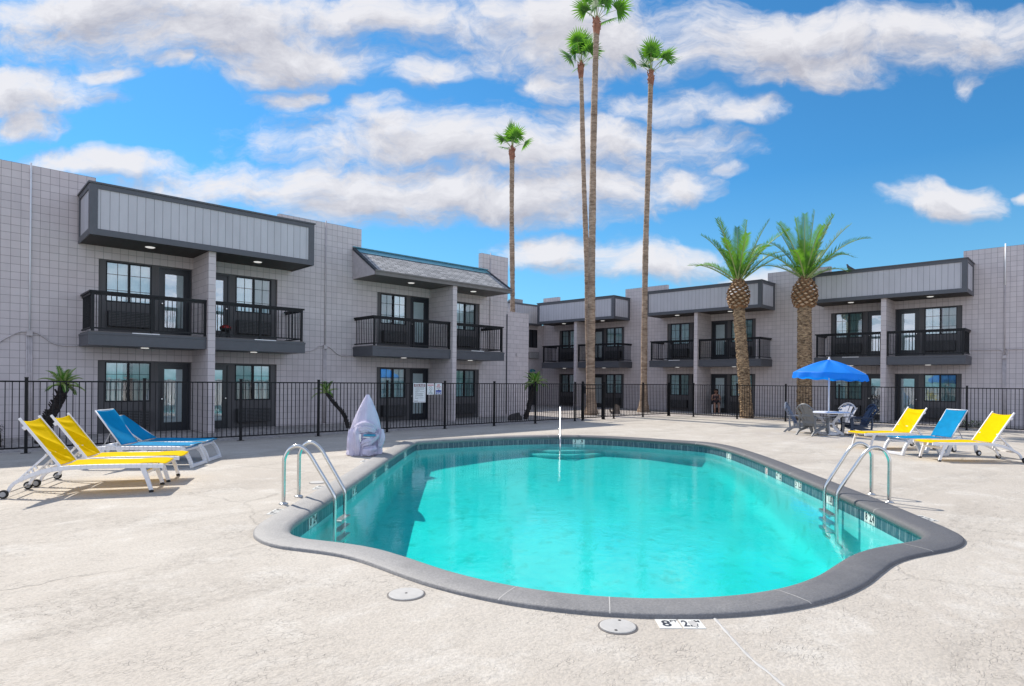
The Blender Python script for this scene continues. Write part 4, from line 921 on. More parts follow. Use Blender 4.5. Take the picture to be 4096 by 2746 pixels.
def date_palm(label, base, pts, r0, rb, seed, nfr=18, L=2.95):
    rr = random.Random(seed); t_ = thing('date_palm', label, 'palm tree', base, 0, 'date palms behind the right fence'); b_ = Vector(base)
    P = spline([Vector(p) - b_ for p in pts], 130); zb = P[-1].z; mb = MB(); NA = 30; k0 = 0
    def fr(u, v):
        x = v * 129; i = min(int(x), 128); c_ = P[i].lerp(P[i+1], x - i); a = 2*pi*u
        r_ = r0 * (1 + .16 * math.exp(-c_.z / .5)) * (1 - .10 * min(1, c_.z / 5))
        ph = (c_.z * 9.5 + u * 3 + .5 * (int(u * 13) % 2)) % 1.0; r_ += .042 * (ph ** 2) + .014 * sin(a * 7 + int(c_.z * 9.5) * 1.7)
        return c_ + Vector((cos(a) * r_, sin(a) * r_, 0))
    mb.grid(fr, NA, 260, 0, wrap=True); mb.build('trunk', 'date_trunk', t_)
    # pineapple of cut leaf bases
    top = P[-1]; H_ = 1.22; c0 = top - Vector((0, 0, H_ - .05)); mb = MB()
    def rad(v): return rb * (1.0 * sin(pi * min(1, .16 + v * .80)) ** .62) + .02
    prof_ = [(max(.02, rad(i / 14) - .05), i / 14 * H_) for i in range(15)]; mb.lathe(prof_, 20, 2, tuple(c0))
    N = 125
    for k in range(N):
        v = (k + .5) / N; a = k * 2.39996; r_ = rad(v); z = v * H_; dr_ = Vector((cos(a), sin(a), 0)); tg = Vector((-sin(a), cos(a), 0))
        c_ = c0 + dr_ * (r_ - .07) + Vector((0, 0, z)); o_ = (dr_ * (1.0 - .55 * v) + Vector((0, 0, .25 + .75 * v))).normalized(); e_ = c_ + o_ * (.15 + .04 * rr.random())
        w_ = .115 * (1.15 - .5 * v); h_ = .068 * (1.15 - .4 * v); upv = o_.cross(tg)
        A = [c_ + tg * w_ * 1.0, c_ + upv * h_, c_ - tg * w_ * 1.0, c_ - upv * h_]; B = [e_ + tg * w_ * .78, e_ + upv * h_ * .75, e_ - tg * w_ * .78, e_ - upv * h_ * .75]
        mi = 1 if (.38 < v < .70 and rr.random() < .6) else (0 if rr.random() < .75 else 2)
        for i in range(4): j = (i+1) % 4; mb.poly([A[i], A[j], B[j], B[i]], 3)
        mb.poly(B, mi)
    mb.build('leaf_base_bulb', ['cut_boot', 'boot_pale', 'date_trunk', 'boot_dark'], t_)
    mb = MB()
    for k in range(nfr):
        u = k / nfr; el = radians(83 - 50 * u ** .8 + rr.uniform(-6, 6)); feather_frond(mb, top + Vector((rr.uniform(-.08, .08), rr.uniform(-.08, .08), -.05)), k * 2.4 + seed, el, L * rr.uniform(.82, 1.06), .45 + 1.05 * u * rr.uniform(.6, 1.4), rr, .42, 40, rr.choice([0, 0, 1]), .044, .13)
    mb.build('crown', ['frond_green', 'frond_dark', 'rachis'], t_)
date_palm('leaning date palm nearest the seated woman with a scaly bulb under its crown', (26.92, 13.16, 0), [(26.93,13.15,0),(26.91,13.17,.3),(26.78,13.29,2.46),(26.652,13.41,4.5),(26.606,13.453,6.16)], .25, .41, 2)
date_palm('upright date palm behind the blue umbrella with a scaly bulb', (27.5, 10.838, 0), [(27.5,10.838,0),(27.49,10.845,1.2),(27.482,10.854,3.1),(27.469,10.866,4.9),(27.471,10.865,6.06)], .285, .445, 5, 19, 3.0)
def pygmy_palm(label, base, pts, r_, L, seed, nfr=18):
    rr = random.Random(seed); t_ = thing('pygmy_palm', label, 'palm', base, 0, 'small pygmy palms by the left wing'); b_ = Vector(base)
    P = spline([Vector(p) - b_ for p in pts], 30); mb = MB().tube(P, [r_ * (1.15 - .3 * i / 29) for i in range(30)], 9)
    for k in range(110):
        i = rr.randrange(2, 29); a = rr.uniform(0, 6.28); q = P[i] + Vector((cos(a), sin(a), 0)) * r_ * .9; mb.beam(q, q + Vector((cos(a), sin(a), 0)) * r_ * .5 + Vector((0, 0, r_ * .9)), r_ * .45, r_ * .2)
    mb.build('trunk', 'small_trunk', t_)
    mb = MB()
    for k in range(nfr): u = k / nfr; feather_frond(mb, P[-1], k * 2.4 + seed, radians(75 - 85 * u + rr.uniform(-8, 8)), L * rr.uniform(.8, 1.1), .9 + .9 * u, rr, L * .26, 26, rr.choice([0, 1]), .016, .12, .3, .5)
    mb.build('crown', ['fan_green', 'frond_dark', 'rachis'], t_)
pygmy_palm('leaning pygmy palm with a thick dark trunk behind the yellow loungers', (1.82, 18.36, 0), [(1.82,18.36,0),(1.91,18.29,.30),(1.99,18.21,.60),(2.16,18.06,1.03),(2.22,18.0,1.40)], .105, .50, 4)
pygmy_palm('thin slanting pygmy palm behind the covered pool lift', (9.86, 18.36, 0), [(9.86,18.36,0),(9.75,18.46,.44),(9.48,18.72,.87),(9.33,18.86,1.15)], .06, .50, 9, 9)
pygmy_palm('bushy pygmy palm beside the dark rock near the screen wall', (17.96, 18.37, 0), [(17.96,18.37,0),(18.07,18.27,.5),(18.19,18.16,1.1),(18.25,18.10,1.5)], .085, .62, 15, 20)
def rock(name, label, cat, c, sx, sy, sz, mat, seed, lumps=.35):
    rr = random.Random(seed); bm = bmesh.new(); bmesh.ops.create_icosphere(bm, subdivisions=3, radius=1)
    ph = [(Vector((rr.gauss(0, 1), rr.gauss(0, 1), rr.gauss(0, 1))).normalized(), rr.uniform(.4, .9)) for _ in range(12)]
    for v in bm.verts:
        n_ = v.co.normalized(); f = 1
        for d, h_ in ph: f = min(f, h_ / max(.15, n_.dot(d)) if n_.dot(d) > 0 else 9)
        v.co = n_ * (f * (1 - lumps * .1 * rr.random())); v.co = Vector((v.co.x * sx, v.co.y * sy, max(-.3, v.co.z) * sz))
    me = bpy.data.meshes.new(name); bm.to_mesh(me); bm.free(); me.materials.append(MATS[mat]); o = bpy.data.objects.new(name, me); COL.objects.link(o); o.location = c
    return tag(o, label, cat)
rock('garden_rock', 'dark jagged rock on the gravel at the foot of the bushy pygmy palm', 'rock', (17.15, 18.1, .05), .36, .28, .30, 'rock', 3)
st = thing('tree_stump', 'weathered pale tree stump on the gravel behind the fence by the gate', 'stump', (24.76, 18.86, 0))
MB().grid(lambda u, v: (cos(2*pi*u) * (.19 - .03*v + .025*sin(6*pi*u) + .06*math.exp(-v*6)), sin(2*pi*u) * (.19 - .03*v + .025*cos(8*pi*u) + .06*math.exp(-v*6)), v * (.40 + .07*sin(2*pi*u*2))), 28, 10, 0, True).build('stump_body', 'dead_wood', st)
MB().poly([(cos(2*pi*k/28) * (.16 + .022*sin(6*pi*k/28)), sin(2*pi*k/28) * (.16 + .022*cos(8*pi*k/28)), .36 + .07*sin(4*pi*k/28)) for k in range(28)]).build('cut_face', 'cut_boot', st)
MB().tube([(-.1, .12, .0), (-.22, .18, .12), (-.26, .2, .26)], [.07, .05, .03], 8).build('side_shoot', 'dead_wood', st)
sh = thing('dark_yucca', 'black shaggy plant stump cut by the left edge of the picture', 'plant', (1.0, 17.96, 0)); rr = random.Random(4)
mb = MB().tube([(0, 0, 0), (.01, 0, .25), (0, .01, .5)], [.09, .08, .06], 9)
for k in range(160):
    z = rr.uniform(.02, .52); a = rr.uniform(0, 6.28); q = Vector((cos(a) * .07, sin(a) * .07, z)); leaf_strip(mb, q, (cos(a), sin(a), .5), (0, 0, 1), rr.uniform(.06, .13), .03, 1.0, 0, 2)
mb.build('shaggy_stem', 'shrub_dark', sh)
sh = thing('low_shrub', 'low dark dry shrub behind the right fence and the blue lounger', 'shrub', (28.2, 5.1, 0)); mb = MB()
for k in range(900):
    a = rr.uniform(0, 6.28); r_ = .55 * math.sqrt(rr.random()); z = .30 * rr.random() * (1.15 - r_); q = Vector((cos(a) * r_ * .8, sin(a) * r_ * 1.5, .02 + z)); d = Vector((rr.gauss(0, 1), rr.gauss(0, 1), rr.uniform(-.2, 1))); leaf_strip(mb, q, d, (0, 0, 1), rr.uniform(.05, .11), .035, .4, 0 if rr.random() < .8 else 1, 2)
mb.build('foliage', ['shrub_dark', 'frond_dark'], sh)

# ================================================================== ladders and rail
def ladder(label, posts, dirv_, seed):
    """two bent rails from deck posts over the edge and down into the water, three steps between"""
    a, b_ = Vector((*posts[0], 0)), Vector((*posts[1], 0)); mid = (a + b_) / 2; d = Vector((*dirv_, 0)).normalized(); sd = Vector((-d.y, d.x, 0))
    t_ = thing('pool_ladder', label, 'pool ladder', (mid.x, mid.y, .004), atan2(d.y, d.x), 'steel pool ladders'); hw = (b_ - a).length / 2
    pr = [(0,.0),(0,.30),(0,.52),(.012,.60),(.06,.69),(.13,.735),(.20,.735),(.27,.69),(.33,.62),(.42,.47),(.52,.305),(.60,.17),(.635,.10),(.645,.02),(.645,-.25),(.645,-.50),(.635,-.60),(.57,-.64)]
    for sg in (-1, 1):
        w_ = lambda x: sg * (hw - .045 * min(1, x / .6))
        MB().tube(spline([(x, w_(x), z) for x, z in pr], 90), .0245, 14).build('rail', 'chrome', t_, smooth=True)
        MB().lathe([(.058, 0), (.056, .010), (.040, .018), (.026, .022), (.0255, .03)], 22, 0, (0, sg * hw, 0)).build('escutcheon', 'brushed', t_, smooth=True)
    for z in (-.225, -.345, -.465):
        MB().box(.645 - .02, .645 + .085, -hw + .06, hw - .06, z - .012, z + .012).box(.645 + .07, .645 + .085, -hw + .06, hw - .06, z - .035, z - .0121).build('step', 'brushed', t_, bevel=.006)
def dir_in(p, q): return nrm[near_i(p, q)][:2]
ladder('bent steel pool ladder on the left side nearest the yellow loungers', [(3.24, 7.69), (3.60, 8.05)], (.70, -.70), 1)
ladder('bent steel pool ladder on the right side before the yellow and blue loungers', [(9.86, 2.96), (9.42, 2.57)], (-.55, .72), 2)
hr = thing('step_handrail', 'single steel handrail seen end on over the far pool steps', 'handrail', (13.62, 12.45, .004), atan2(11.3 - 12.45, 12.38 - 13.62))
MB().tube(spline([(0,0,0),(0,0,.55),(.02,0,.72),(.10,0,.82),(.22,0,.83),(.34,0,.76),(.8,0,.45),(1.25,0,.16),(1.45,0,.02),(1.55,0,-.12),(1.57,0,-.5),(1.57,0,-.85)], 90), .024, 14).build('rail', 'chrome', hr, smooth=True)
MB().lathe([(.058, 0), (.056, .010), (.040, .018), (.026, .022)], 22).build('escutcheon', 'brushed', hr, smooth=True)

# ================================================================== loungers
def strip(mb, line, th_, y0, y1, mi=0):
    """bar following an x-z line, th_ thick, from y0 to y1"""
    up_ = []; dn = []
    for i, (x, z) in enumerate(line):
        a = line[max(i-1, 0)]; c_ = line[min(i+1, len(line)-1)]; tx, tz = c_[0] - a[0], c_[1] - a[1]; l_ = hypot(tx, tz) or 1
        t0 = th_[i] if isinstance(th_, (list, tuple)) else th_
        up_.append((x - tz / l_ * t0 / 2, z + tx / l_ * t0 / 2)); dn.append((x + tz / l_ * t0 / 2, z - tx / l_ * t0 / 2))
    n_ = len(line)
    for i in range(n_ - 1): mb.prism([dn[i], dn[i+1], up_[i+1], up_[i]], y0, y1, mi)
    return mb
def sline(pts, n_): return [(p.x, p.z) for p in spline([(x, 0, z) for x, z in pts], n_)]
GRP = 'pool loungers'
def sling_lounger(label, loc, rz, seed, back=(.13, 1.04), wr=.03):
    rr = random.Random(seed); t_ = thing('sun_lounger', label, 'sun lounger', (*loc, .004), rz, GRP)
    ln = sline([(.035, .075), (.075, .165), (.16, .225), (.32, .30), (.50, .35), (.72, .372), (1.1, .378), (1.5, .372), (1.84, .362)], 30)
    for sg in (-1, 1):
        y = sg * .305; y0, y1 = sorted((y, y + sg * .032)); mb = strip(MB(), ln, [.040 + .018 * min(1, i / 8) for i in range(30)], y0, y1); rl = mb.build('side_rail', 'plastic_white', t_, bevel=.004)
        mb = strip(MB(), [(1.585, .352), (1.64, .20), (1.695, .022)], [.062, .054, .046], *sorted((sg * .303, sg * .338))); lg = mb.build('leg', 'plastic_white', t_, bevel=.004)
        strip(MB(), [(1.688, .035), (1.698, .0)], .050, *sorted((sg * .299, sg * .342))).build('foot_cap', 'rubber', lg)
    wh = []
    Mx = Matrix.Translation((0, -.352, .056)) @ Matrix.Rotation(pi/2, 4, 'X')
    def wheel(y):
        mb = MB().lathe([(.030, -.020), (.050, -.020), (.056, -.012), (.056, .012), (.050, .020), (.030, .020)], 26); w_ = mb.build('wheel', 'rubber', t_, smooth=True); w_.matrix_local = Matrix.Translation((0, y, .056)) @ Matrix.Rotation(pi/2, 4, 'X')
        MB().lathe([(.008, -.024), (.032, -.022), (.034, .022), (.008, .024)], 18).build('hub', 'hub_grey', w_)
    wheel(-.362); wheel(.362)
    MB().tube([(.0, -.36, .056), (.0, .36, .056)], .009, 8).build('axle', 'hub_grey', t_)
    MB().beam((1.62, -.303, .27), (1.62, .303, .27), .028, .04).build('cross_bar', 'plastic_white', t_)
    # seat sling
    def seat(u, v): x = .61 + 1.24 * u; y = (v - .5) * .60; return (x, y, .402 + .006 * sin(u * 9) - .020 * (1 - (2*v - 1) ** 2) * (.6 + .4 * sin(u * 5 + seed)) - .02 * max(0, u - .93) * 10)
    MB().grid(seat, 40, 14).build('seat_sling', 'sling_yellow', t_, smooth=True, solid=.004)
    px, pz = .615, .385; bx, bz = back; L = hypot(bx - px, bz - pz); ux, uz = (bx - px) / L, (bz - pz) / L; nx, nz = uz, -ux
    if nx < 0: nx, nz = -nx, -nz
    for sg in (-1, 1):
        strip(MB(), [(px, pz - .01), (bx, bz)], .030, *sorted((sg * .285, sg * .312))).build('back_rail', 'plastic_white', t_, bevel=.004)
        strip(MB(), [(px + ux * L * .80 - nx * .03, pz + uz * L * .80 - nz * .03), (px + ux * L * .86 - nx * .035, pz + uz * L * .86 - nz * .035)], .035, *sorted((sg * .27, sg * .30))).build('sling_clip', 'plastic_white', t_)
    MB().tube([(px + ux * L * .30 - nx * .05, -.285, pz + uz * L * .30 - nz * .05), (px + ux * L * .30 - nx * .05, .285, pz + uz * L * .30 - nz * .05)], .010, 8).build('back_bar', 'plastic_white', t_)
    amp = [rr.uniform(.5, 1) for _ in range(4)]
    def bk(u, v):
        l_ = .03 + (L - .065) * u - .02 * u * (1 - (2*v-1)**2); y = (v - .5) * .575; s_ = 1 - (2*v - 1) ** 2
        w_ = -.022 * s_ + wr * s_ * (amp[0] * math.exp(-((u - .75 + .45*v) / .07) ** 2) - amp[1] * math.exp(-((u - .55 + .55*v) / .09) ** 2) + amp[2] * math.exp(-((u - .38 + .38*v) / .06) ** 2) + .6 * amp[3] * math.exp(-((u - .92 + .12*v) / .05) ** 2))
        return (px + ux * l_ + nx * w_, y, pz + uz * l_ + nz * w_)
    MB().grid(bk, 70, 40).build('back_sling', 'sling_yellow', t_, smooth=True, solid=.004)
    mb = MB()                                                         # toothed support struts
    q0 = (px + ux * L * .30, pz + uz * L * .30); q1 = (.10, .20)
    for sg in (-1, 1):
        y0, y1 = sorted((sg * .235, sg * .262)); strip(mb, [q0, q1], .026, y0, y1)
        dx, dz = q1[0] - q0[0], q1[1] - q0[1]
        for k in range(5): f = .45 + .11 * k; x, z = q0[0] + dx * f, q0[1] + dz * f; strip(mb, [(x, z), (x + .022, z - .048)], .02, y0, y1)
    mb.beam((q1[0], -.235, q1[1]), (q1[0], .235, q1[1]), .026, .026); mb.build('back_support', 'plastic_white', t_)
    return t_
def resin_lounger(label, loc, rz, back=(.24, .98)):
    t_ = thing('sun_lounger', label, 'sun lounger', (*loc, .004), rz, GRP)
    ln = sline([(.02, .26), (.10, .315), (.30, .345), (.60, .352), (1.2, .350), (1.68, .345), (1.76, .330)], 24)
    for sg in (-1, 1):
        strip(MB(), ln, [.05 + .02 * min(1, i / 6) for i in range(24)], *sorted((sg * .275, sg * .325))).build('side_rail', 'resin_white', t_, bevel=.008)
        strip(MB(), sline([(1.70, .335), (1.79, .24), (1.85, .12), (1.885, .0)], 10), [.075, .07, .065, .062, .06, .058, .056, .056, .058, .06], *sorted((sg * .270, sg * .330))).build('leg', 'resin_white', t_, bevel=.008)
        mb = MB().prism([(.62, .33), (.72, .33), (.83, .065), (.93, .065), (1.04, .33), (1.14, .33), (.985, .0), (.775, .0)], *sorted((sg * .272, sg * .322))); mb.build('middle_leg', 'resin_white', t_, bevel=.006)
        strip(MB(), [(.10, .30), (.085, .15), (.07, .06)], [.07, .06, .05], *sorted((sg * .27, sg * .315))).build('rear_leg', 'resin_white', t_, bevel=.006)
        w_ = MB().lathe([(.03, -.018), (.055, -.018), (.062, -.01), (.062, .01), (.055, .018), (.03, .018)], 24).build('wheel', 'rubber', t_, smooth=True); w_.matrix_local = Matrix.Translation((.06, sg * .342, .062)) @ Matrix.Rotation(pi/2, 4, 'X')
        MB().lathe([(.006, -.021), (.030, -.020), (.032, .020), (.006, .021)], 16).build('hub', 'resin_white', w_)
        MB().tube([(.46, sg * .30, .36), (.50, sg * .30, .405), (.56, sg * .30, .405), (.60, sg * .30, .36)], .030, 10).build('hinge_boss', 'resin_white', t_, smooth=True)
    MB().beam((1.875, -.270, .035), (1.875, .270, .035), .055, .06).build('bottom_bar', 'resin_white', t_, bevel=.008); MB().beam((1.735, -.27, .315), (1.735, .27, .315), .06, .045).build('cross_bar', 'resin_white', t_, bevel=.008)
    def seat(u, v): x = .69 + 1.14 * u; y = (v - .5) * .60; return (x, y, .398 - .018 * (1 - (2*v - 1) ** 2) + .004 * sin(u * 7) - .012 * max(0, u - .94) * 16)
    MB().grid(seat, 34, 12).build('seat_sling', 'sling_blue', t_, smooth=True, solid=.006)
    mb = MB()
    for sg in (-1, 1): mb.tube([(.69, sg * .295, .388), (1.81, sg * .295, .380)], .013, 8)
    mb.tube([(1.81, -.295, .38), (1.81, .295, .38)], .013, 8); mb.build('seat_frame', 'chrome', t_, smooth=True)
    px, pz = .69, .392; bx, bz = back; L = hypot(bx - px, bz - pz); ux, uz = (bx - px) / L, (bz - pz) / L; nx, nz = uz, -ux
    mb = MB()
    for sg in (-1, 1): mb.tube([(px, sg * .290, pz), (bx, sg * .290, bz)], .014, 8)
    mb.tube([(bx, -.29, bz), (bx, .29, bz)], .014, 8); mb.build('back_frame', 'resin_white', t_, smooth=True)
    def bk(u, v): s_ = 1 - (2*v - 1) ** 2; l_ = .01 + (L - .01) * u - .03 * u * u * s_; w_ = -.03 * s_ * sin(pi * u) + .012 + .006 * sin(u * 6 + v * 3); return (px + ux * l_ + nx * w_, (v - .5) * .585, pz + uz * l_ + nz * w_)
    MB().grid(bk, 40, 18).build('back_sling', 'sling_blue', t_, smooth=True, solid=.006)
    m_ = (px + ux * L * .42, pz + uz * L * .42)
    for sg in (-1, 1): MB().tube([(m_[0], sg * .25, m_[1]), (.36, sg * .25, .345)], .009, 8).build('back_support', 'hub_grey', t_)
    return t_
def place(fn, label, foot, ang, fx, *a, **k): d = Vector((cos(ang), sin(ang))); p = Vector(foot) - d * fx; return fn(label, tuple(p), ang, *a, **k)
place(sling_lounger, 'yellow sling lounger nearest the camera on the left deck', (2.34, 9.95), radians(-25.6), 1.695, 1, (.14, 1.04), .034)
place(sling_lounger, 'yellow sling lounger between the nearest yellow one and the blue ones on the left', (2.75, 10.72), radians(-26.5), 1.695, 2, (.15, 1.03), .045)
place(resin_lounger, 'blue lounger with the steeper backrest beside the yellow pair on the left', (3.51, 12.05), radians(-37), 1.885, (.26, 1.0))
place(resin_lounger, 'blue lounger with the lower backrest closest to the fence on the left', (3.98, 12.72), radians(-37), 1.885, (.06, .84))
place(sling_lounger, 'yellow sling lounger beside the umbrella table on the right', (16.86, 5.27), radians(144), 1.695, 5, (.16, 1.02), .036)
place(resin_lounger, 'blue lounger between two yellow ones on the right', (15.97, 4.33), radians(143), 1.885, (.30, 1.02))
place(sling_lounger, 'yellow sling lounger at the far right with its wheel in view', (15.45, 3.50), radians(135), 1.695, 7, (.17, 1.03), .012)

# ================================================================== table, umbrella, chairs
TP = (20.56, 7.36)
tb = thing('patio_table', 'round white resin table under the blue umbrella', 'table', (*TP, .004), .35)
MB().lathe([(.03, .665), (.56, .665), (.60, .672), (.615, .69), (.61, .705), (.58, .712), (.03, .712)], 48).build('table_top', 'plastic_white', tb, smooth=False)
for k in range(4):
    a = k * pi/2; Mx = Matrix.Rotation(a, 4, 'Z'); mb = MB()
    strip(mb, sline([(.40, .665), (.22, .50), (.13, .34), (.20, .18), (.42, .0)], 14), [.12, .11, .09, .08, .075, .07, .07, .075, .08, .085, .085, .08, .075, .07], -.028, .028); mb.v = [tuple(Mx @ Vector(v)) for v in mb.v]; mb.build('leg', 'plastic_white', tb)
MB().lathe([(.05, .32), (.15, .32), (.15, .36), (.05, .36)], 24).build('leg_hub', 'plastic_white', tb)
um = thing('patio_umbrella', 'blue eight panel patio umbrella with a drooping valance', 'umbrella', (*TP, .004), .2)
MB().lathe([(.30, 0), (.31, .03), (.26, .07), (.10, .10), (.045, .12), (.04, .26), (.02, .27)], 30).build('base', 'plastic_white', um, smooth=True)
MB().tube([(0, 0, .1), (0, 0, 2.36)], .021, 12).build('pole', 'white_paint', um, smooth=True)
MB().lathe([(.02, 2.33), (.05, 2.345), (.045, 2.375), (.02, 2.385), (.028, 2.405), (.02, 2.43), (.004, 2.44)], 14).build('finial', 'plastic_white', um, smooth=True)
def canopy(u, v):
    a = 2*pi*u; k = (u * 8) % 1.0; s_ = sin(pi * k); RR = 1.06
    if v < .86:
        t = v / .86; r_ = RR * t * (1 - .045 * s_ * t); z = 2.35 - .44 * t ** 1.45 - .055 * s_ * sin(pi * t) ** .8 
    else:
        t = (v - .86) / .14; r_ = RR * (1 - .045 * s_) + .03 * t - .02 * t * s_; z = 2.35 - .44 - t * (.175 + .018 * sin(a * 13 + 1.0))
        r_ += .02 * t * sin(a * 11 + .6)
    tiltx = -.055 * r_ * cos(a + .2 - atan2(-.683, .73)) ; return (r_ * cos(a), r_ * sin(a), z + tiltx)
MB().grid(canopy, 128, 36, 0, True).build('canopy', 'umbrella_blue', um, smooth=True)
for k in range(8): a = 2*pi*k/8; MB().tube([(0, 0, 2.30), (.55*cos(a), .55*sin(a), 2.165), (1.02*cos(a), 1.02*sin(a), 1.90)], .007, 5).build('rib', 'white_paint', um)
def adirondack(label, loc, rz, mat):
    t_ = thing('patio_chair', label, 'chair', (*loc, .004), rz, 'resin chairs round the umbrella table')   # faces +x
    mb = MB()
    for k in range(5):                                                # fanned back slats with slots between, joined at foot and crown
        y0 = -.16 + .08 * k; top_ = .955 - .20 * (abs(y0) * 1.45 / .285) ** 2.2
        def P(u, w_): yb = y0 * .95 + (w_ - .5) * .068; yt = y0 * 1.45 + (w_ - .5) * .106; z = .30 + (top_ - .30) * u; return (-.10 - .34 * u + .03 * sin(pi * u), yb + (yt - yb) * u, z)
        q = len(mb.v); 
        for i in range(9):
            for w_ in (0, 1): p = P(i / 8, w_); mb.v += [p, (p[0] - .016, p[1], p[2] - .004)]
        for i in range(8):
            b0 = q + 4*i; mb.f += [(b0, b0+2, b0+6, b0+4), (b0+1, b0+5, b0+7, b0+3), (b0, b0+4, b0+5, b0+1), (b0+2, b0+3, b0+7, b0+6)]; mb.m += [0]*4
        mb.f += [(q, q+1, q+3, q+2), (q+32, q+34, q+35, q+33)]; mb.m += [0, 0]
    for z, x, hw in ((.40, -.147, .205), (.62, -.245, .235)): mb.box(x - .03, x - .012, -hw, hw, z - .035, z + .035)
    # rounded rim along the crown
    rim = [(-.412 + .05 * abs(s_) ** 2, s_ * .285, .965 - .20 * abs(s_) ** 2.2) for s_ in [-1 + 2*i/16 for i in range(17)]]
    mb.tube(rim, .024, 6); mb.build('backrest', mat, t_)
    mb = MB()
    for k in range(5): x0 = -.10 + .11 * k; z = .285 + .016 * k + (.02 if k == 4 else 0); mb.box(x0, x0 + .098, -.235, .235, z, z + .018)
    mb.box(-.12, .45, -.240, -.222, .25, .31).box(-.12, .45, .222, .240, .25, .31); mb.build('seat', mat, t_)
    for sg in (-1, 1):
        mb = MB().prism([(-.30, sg*.27), (.40, sg*.245), (.46, sg*.27), (.46, sg*.36), (.38, sg*.375), (-.26, sg*.315)] if sg > 0 else [(-.26, -.315), (.38, -.375), (.46, -.36), (.46, -.27), (.40, -.245), (-.30, -.27)], .535, .560, axis='z'); mb.build('armrest', mat, t_, bevel=.008)
        mb = strip(MB(), sline([(.42, .54), (.40, .38), (.40, .2), (.47, .0)], 10), [.10, .10, .095, .09, .085, .08, .075, .07, .065, .06], *sorted((sg * .245, sg * .285))); mb.build('front_leg', mat, t_)
        mb = strip(MB(), sline([(.40, .29), (.10, .22), (-.20, .155), (-.33, .07), (-.40, .0)], 12), [.05, .06, .07, .075, .08, .085, .085, .08, .07, .06, .055, .05], *sorted((sg * .240, sg * .275))); mb.build('rear_leg', mat, t_)
        strip(MB(), [(-.235, .56), (-.23, .34), (-.21, .17)], .05, *sorted((sg * .245, sg * .278))).build('back_post', mat, t_)
    return t_
adirondack('slate grey resin chair leftmost at the umbrella table', (20.60, 8.28), radians(-82), 'chair_slate')
adirondack('dark grey resin chair seen from behind at the umbrella table', (19.80, 7.58), radians(-12), 'chair_grey')
adirondack('pale grey resin chair facing the camera at the umbrella table', (21.35, 7.25), radians(172), 'chair_pale')
adirondack('navy blue resin chair side on at the umbrella table', (21.05, 6.62), radians(138), 'chair_navy')

# ================================================================== covered pool lift
lf = thing('pool_lift', 'pool lift shrouded in a bunched lavender grey cover at the left pool edge', 'pool lift', (6.72, 11.72, .004), atan2(-.73, -.683))
rr = random.Random(12)                                                # +x points to the camera, +y to its right
def cov(u, v):
    a = 2*pi*u; z = v * 1.27; t = 1 - v
    r_ = .03 + .315 * (1 - (1 - t) ** 2.0) ** .95
    f = (.42 * t + .03) * (.55 * sin(a * 4 + 2.2 * t + .5) + .30 * sin(a * 7 - 1.5 * t + 1) + .20 * abs(sin(a * 5.5 + 2 * t))) * (1 if v < .95 else .2)
    hem = .05 * max(0, 1 - v / .06) * (sin(a * 8) + .6 * sin(a * 13 + 1))
    r_ *= 1 + f * .60 + .025 * sin(z * 13 + a * 2) * t + hem * 1.2
    return (r_ * cos(a) * .95, r_ * sin(a) * 1.0 + .05 * (v - .5), z if v else 0.0)
MB().grid(cov, 180, 100, 0, True).build('cover', 'cover_cloth', lf, smooth=True)
def roll(pts, r_, seed):
    P = spline(pts, 40); q = random.Random(seed); o_ = [q.uniform(0, 6) for _ in range(6)]
    mb = MB(); k0 = 0
    def fn(u, v):
        x = v * 39; i = min(int(x), 38); c_ = P[i].lerp(P[i+1], x - i); tg = (P[i+1] - P[i]).normalized(); a = Vector((1, 0, 0)) if abs(tg.x) < .8 else Vector((0, 0, 1)); n_ = tg.cross(a).normalized(); b_ = tg.cross(n_); A = 2*pi*u
        rad = r_ * (.35 + .65 * sin(pi * (.08 + .84 * v)) ** .5) * (1 + .16 * sin(3 * A + o_[0] + v * 3) + .13 * sin(6 * A + o_[1] - v * 4) + .08 * abs(sin(9 * A + o_[3] + v * 5)) + .05 * sin(v * 13 + o_[2] + A))
        return c_ + n_ * cos(A) * rad + b_ * sin(A) * rad
    return mb.grid(fn, 36, 64, 0, True)
folds = [([(.20,-.20,.52),(.28,-.10,.60),(.30,.04,.66),(.27,.17,.64),(.19,.25,.56)], .050), ([(.24,-.22,.46),(.31,-.08,.53),(.33,.10,.57),(.26,.24,.52)], .052),
         ([(.27,-.10,.60),(.34,-.12,.44),(.35,-.10,.24),(.33,-.10,.02)], .068), ([(.24,-.24,.54),(.30,-.23,.34),(.30,-.22,.16),(.32,-.18,.01)], .062),
         ([(.24,.30,.44),(.33,.18,.33),(.36,.06,.28),(.34,-.02,.22)], .055), ([(.10,-.36,.02),(.24,-.28,.04),(.32,-.16,.03)], .045), ([(.24,.26,.13),(.31,.14,.10),(.31,.02,.10)], .10), ([(.12,.34,.54),(.17,.36,.36),(.19,.32,.18)], .055)]
for n_, (p_, r_) in enumerate(folds): roll(p_, r_ * 1.22, n_).build('bunched_fold', 'cover_cloth', lf, smooth=True)
MB().box(.26, .395, .03, .27, .415, .455).build('seat_edge', 'lift_blue', lf, bevel=.012)
MB().box(.36, .405, .03, .17, .385, .408).build('strap_buckle', 'plastic_white', lf, bevel=.005)
strip(MB(), [(.39, .46), (.41, .38), (.40, .30)], .012, -.06, -.01).build('strap', 'plastic_white', lf)

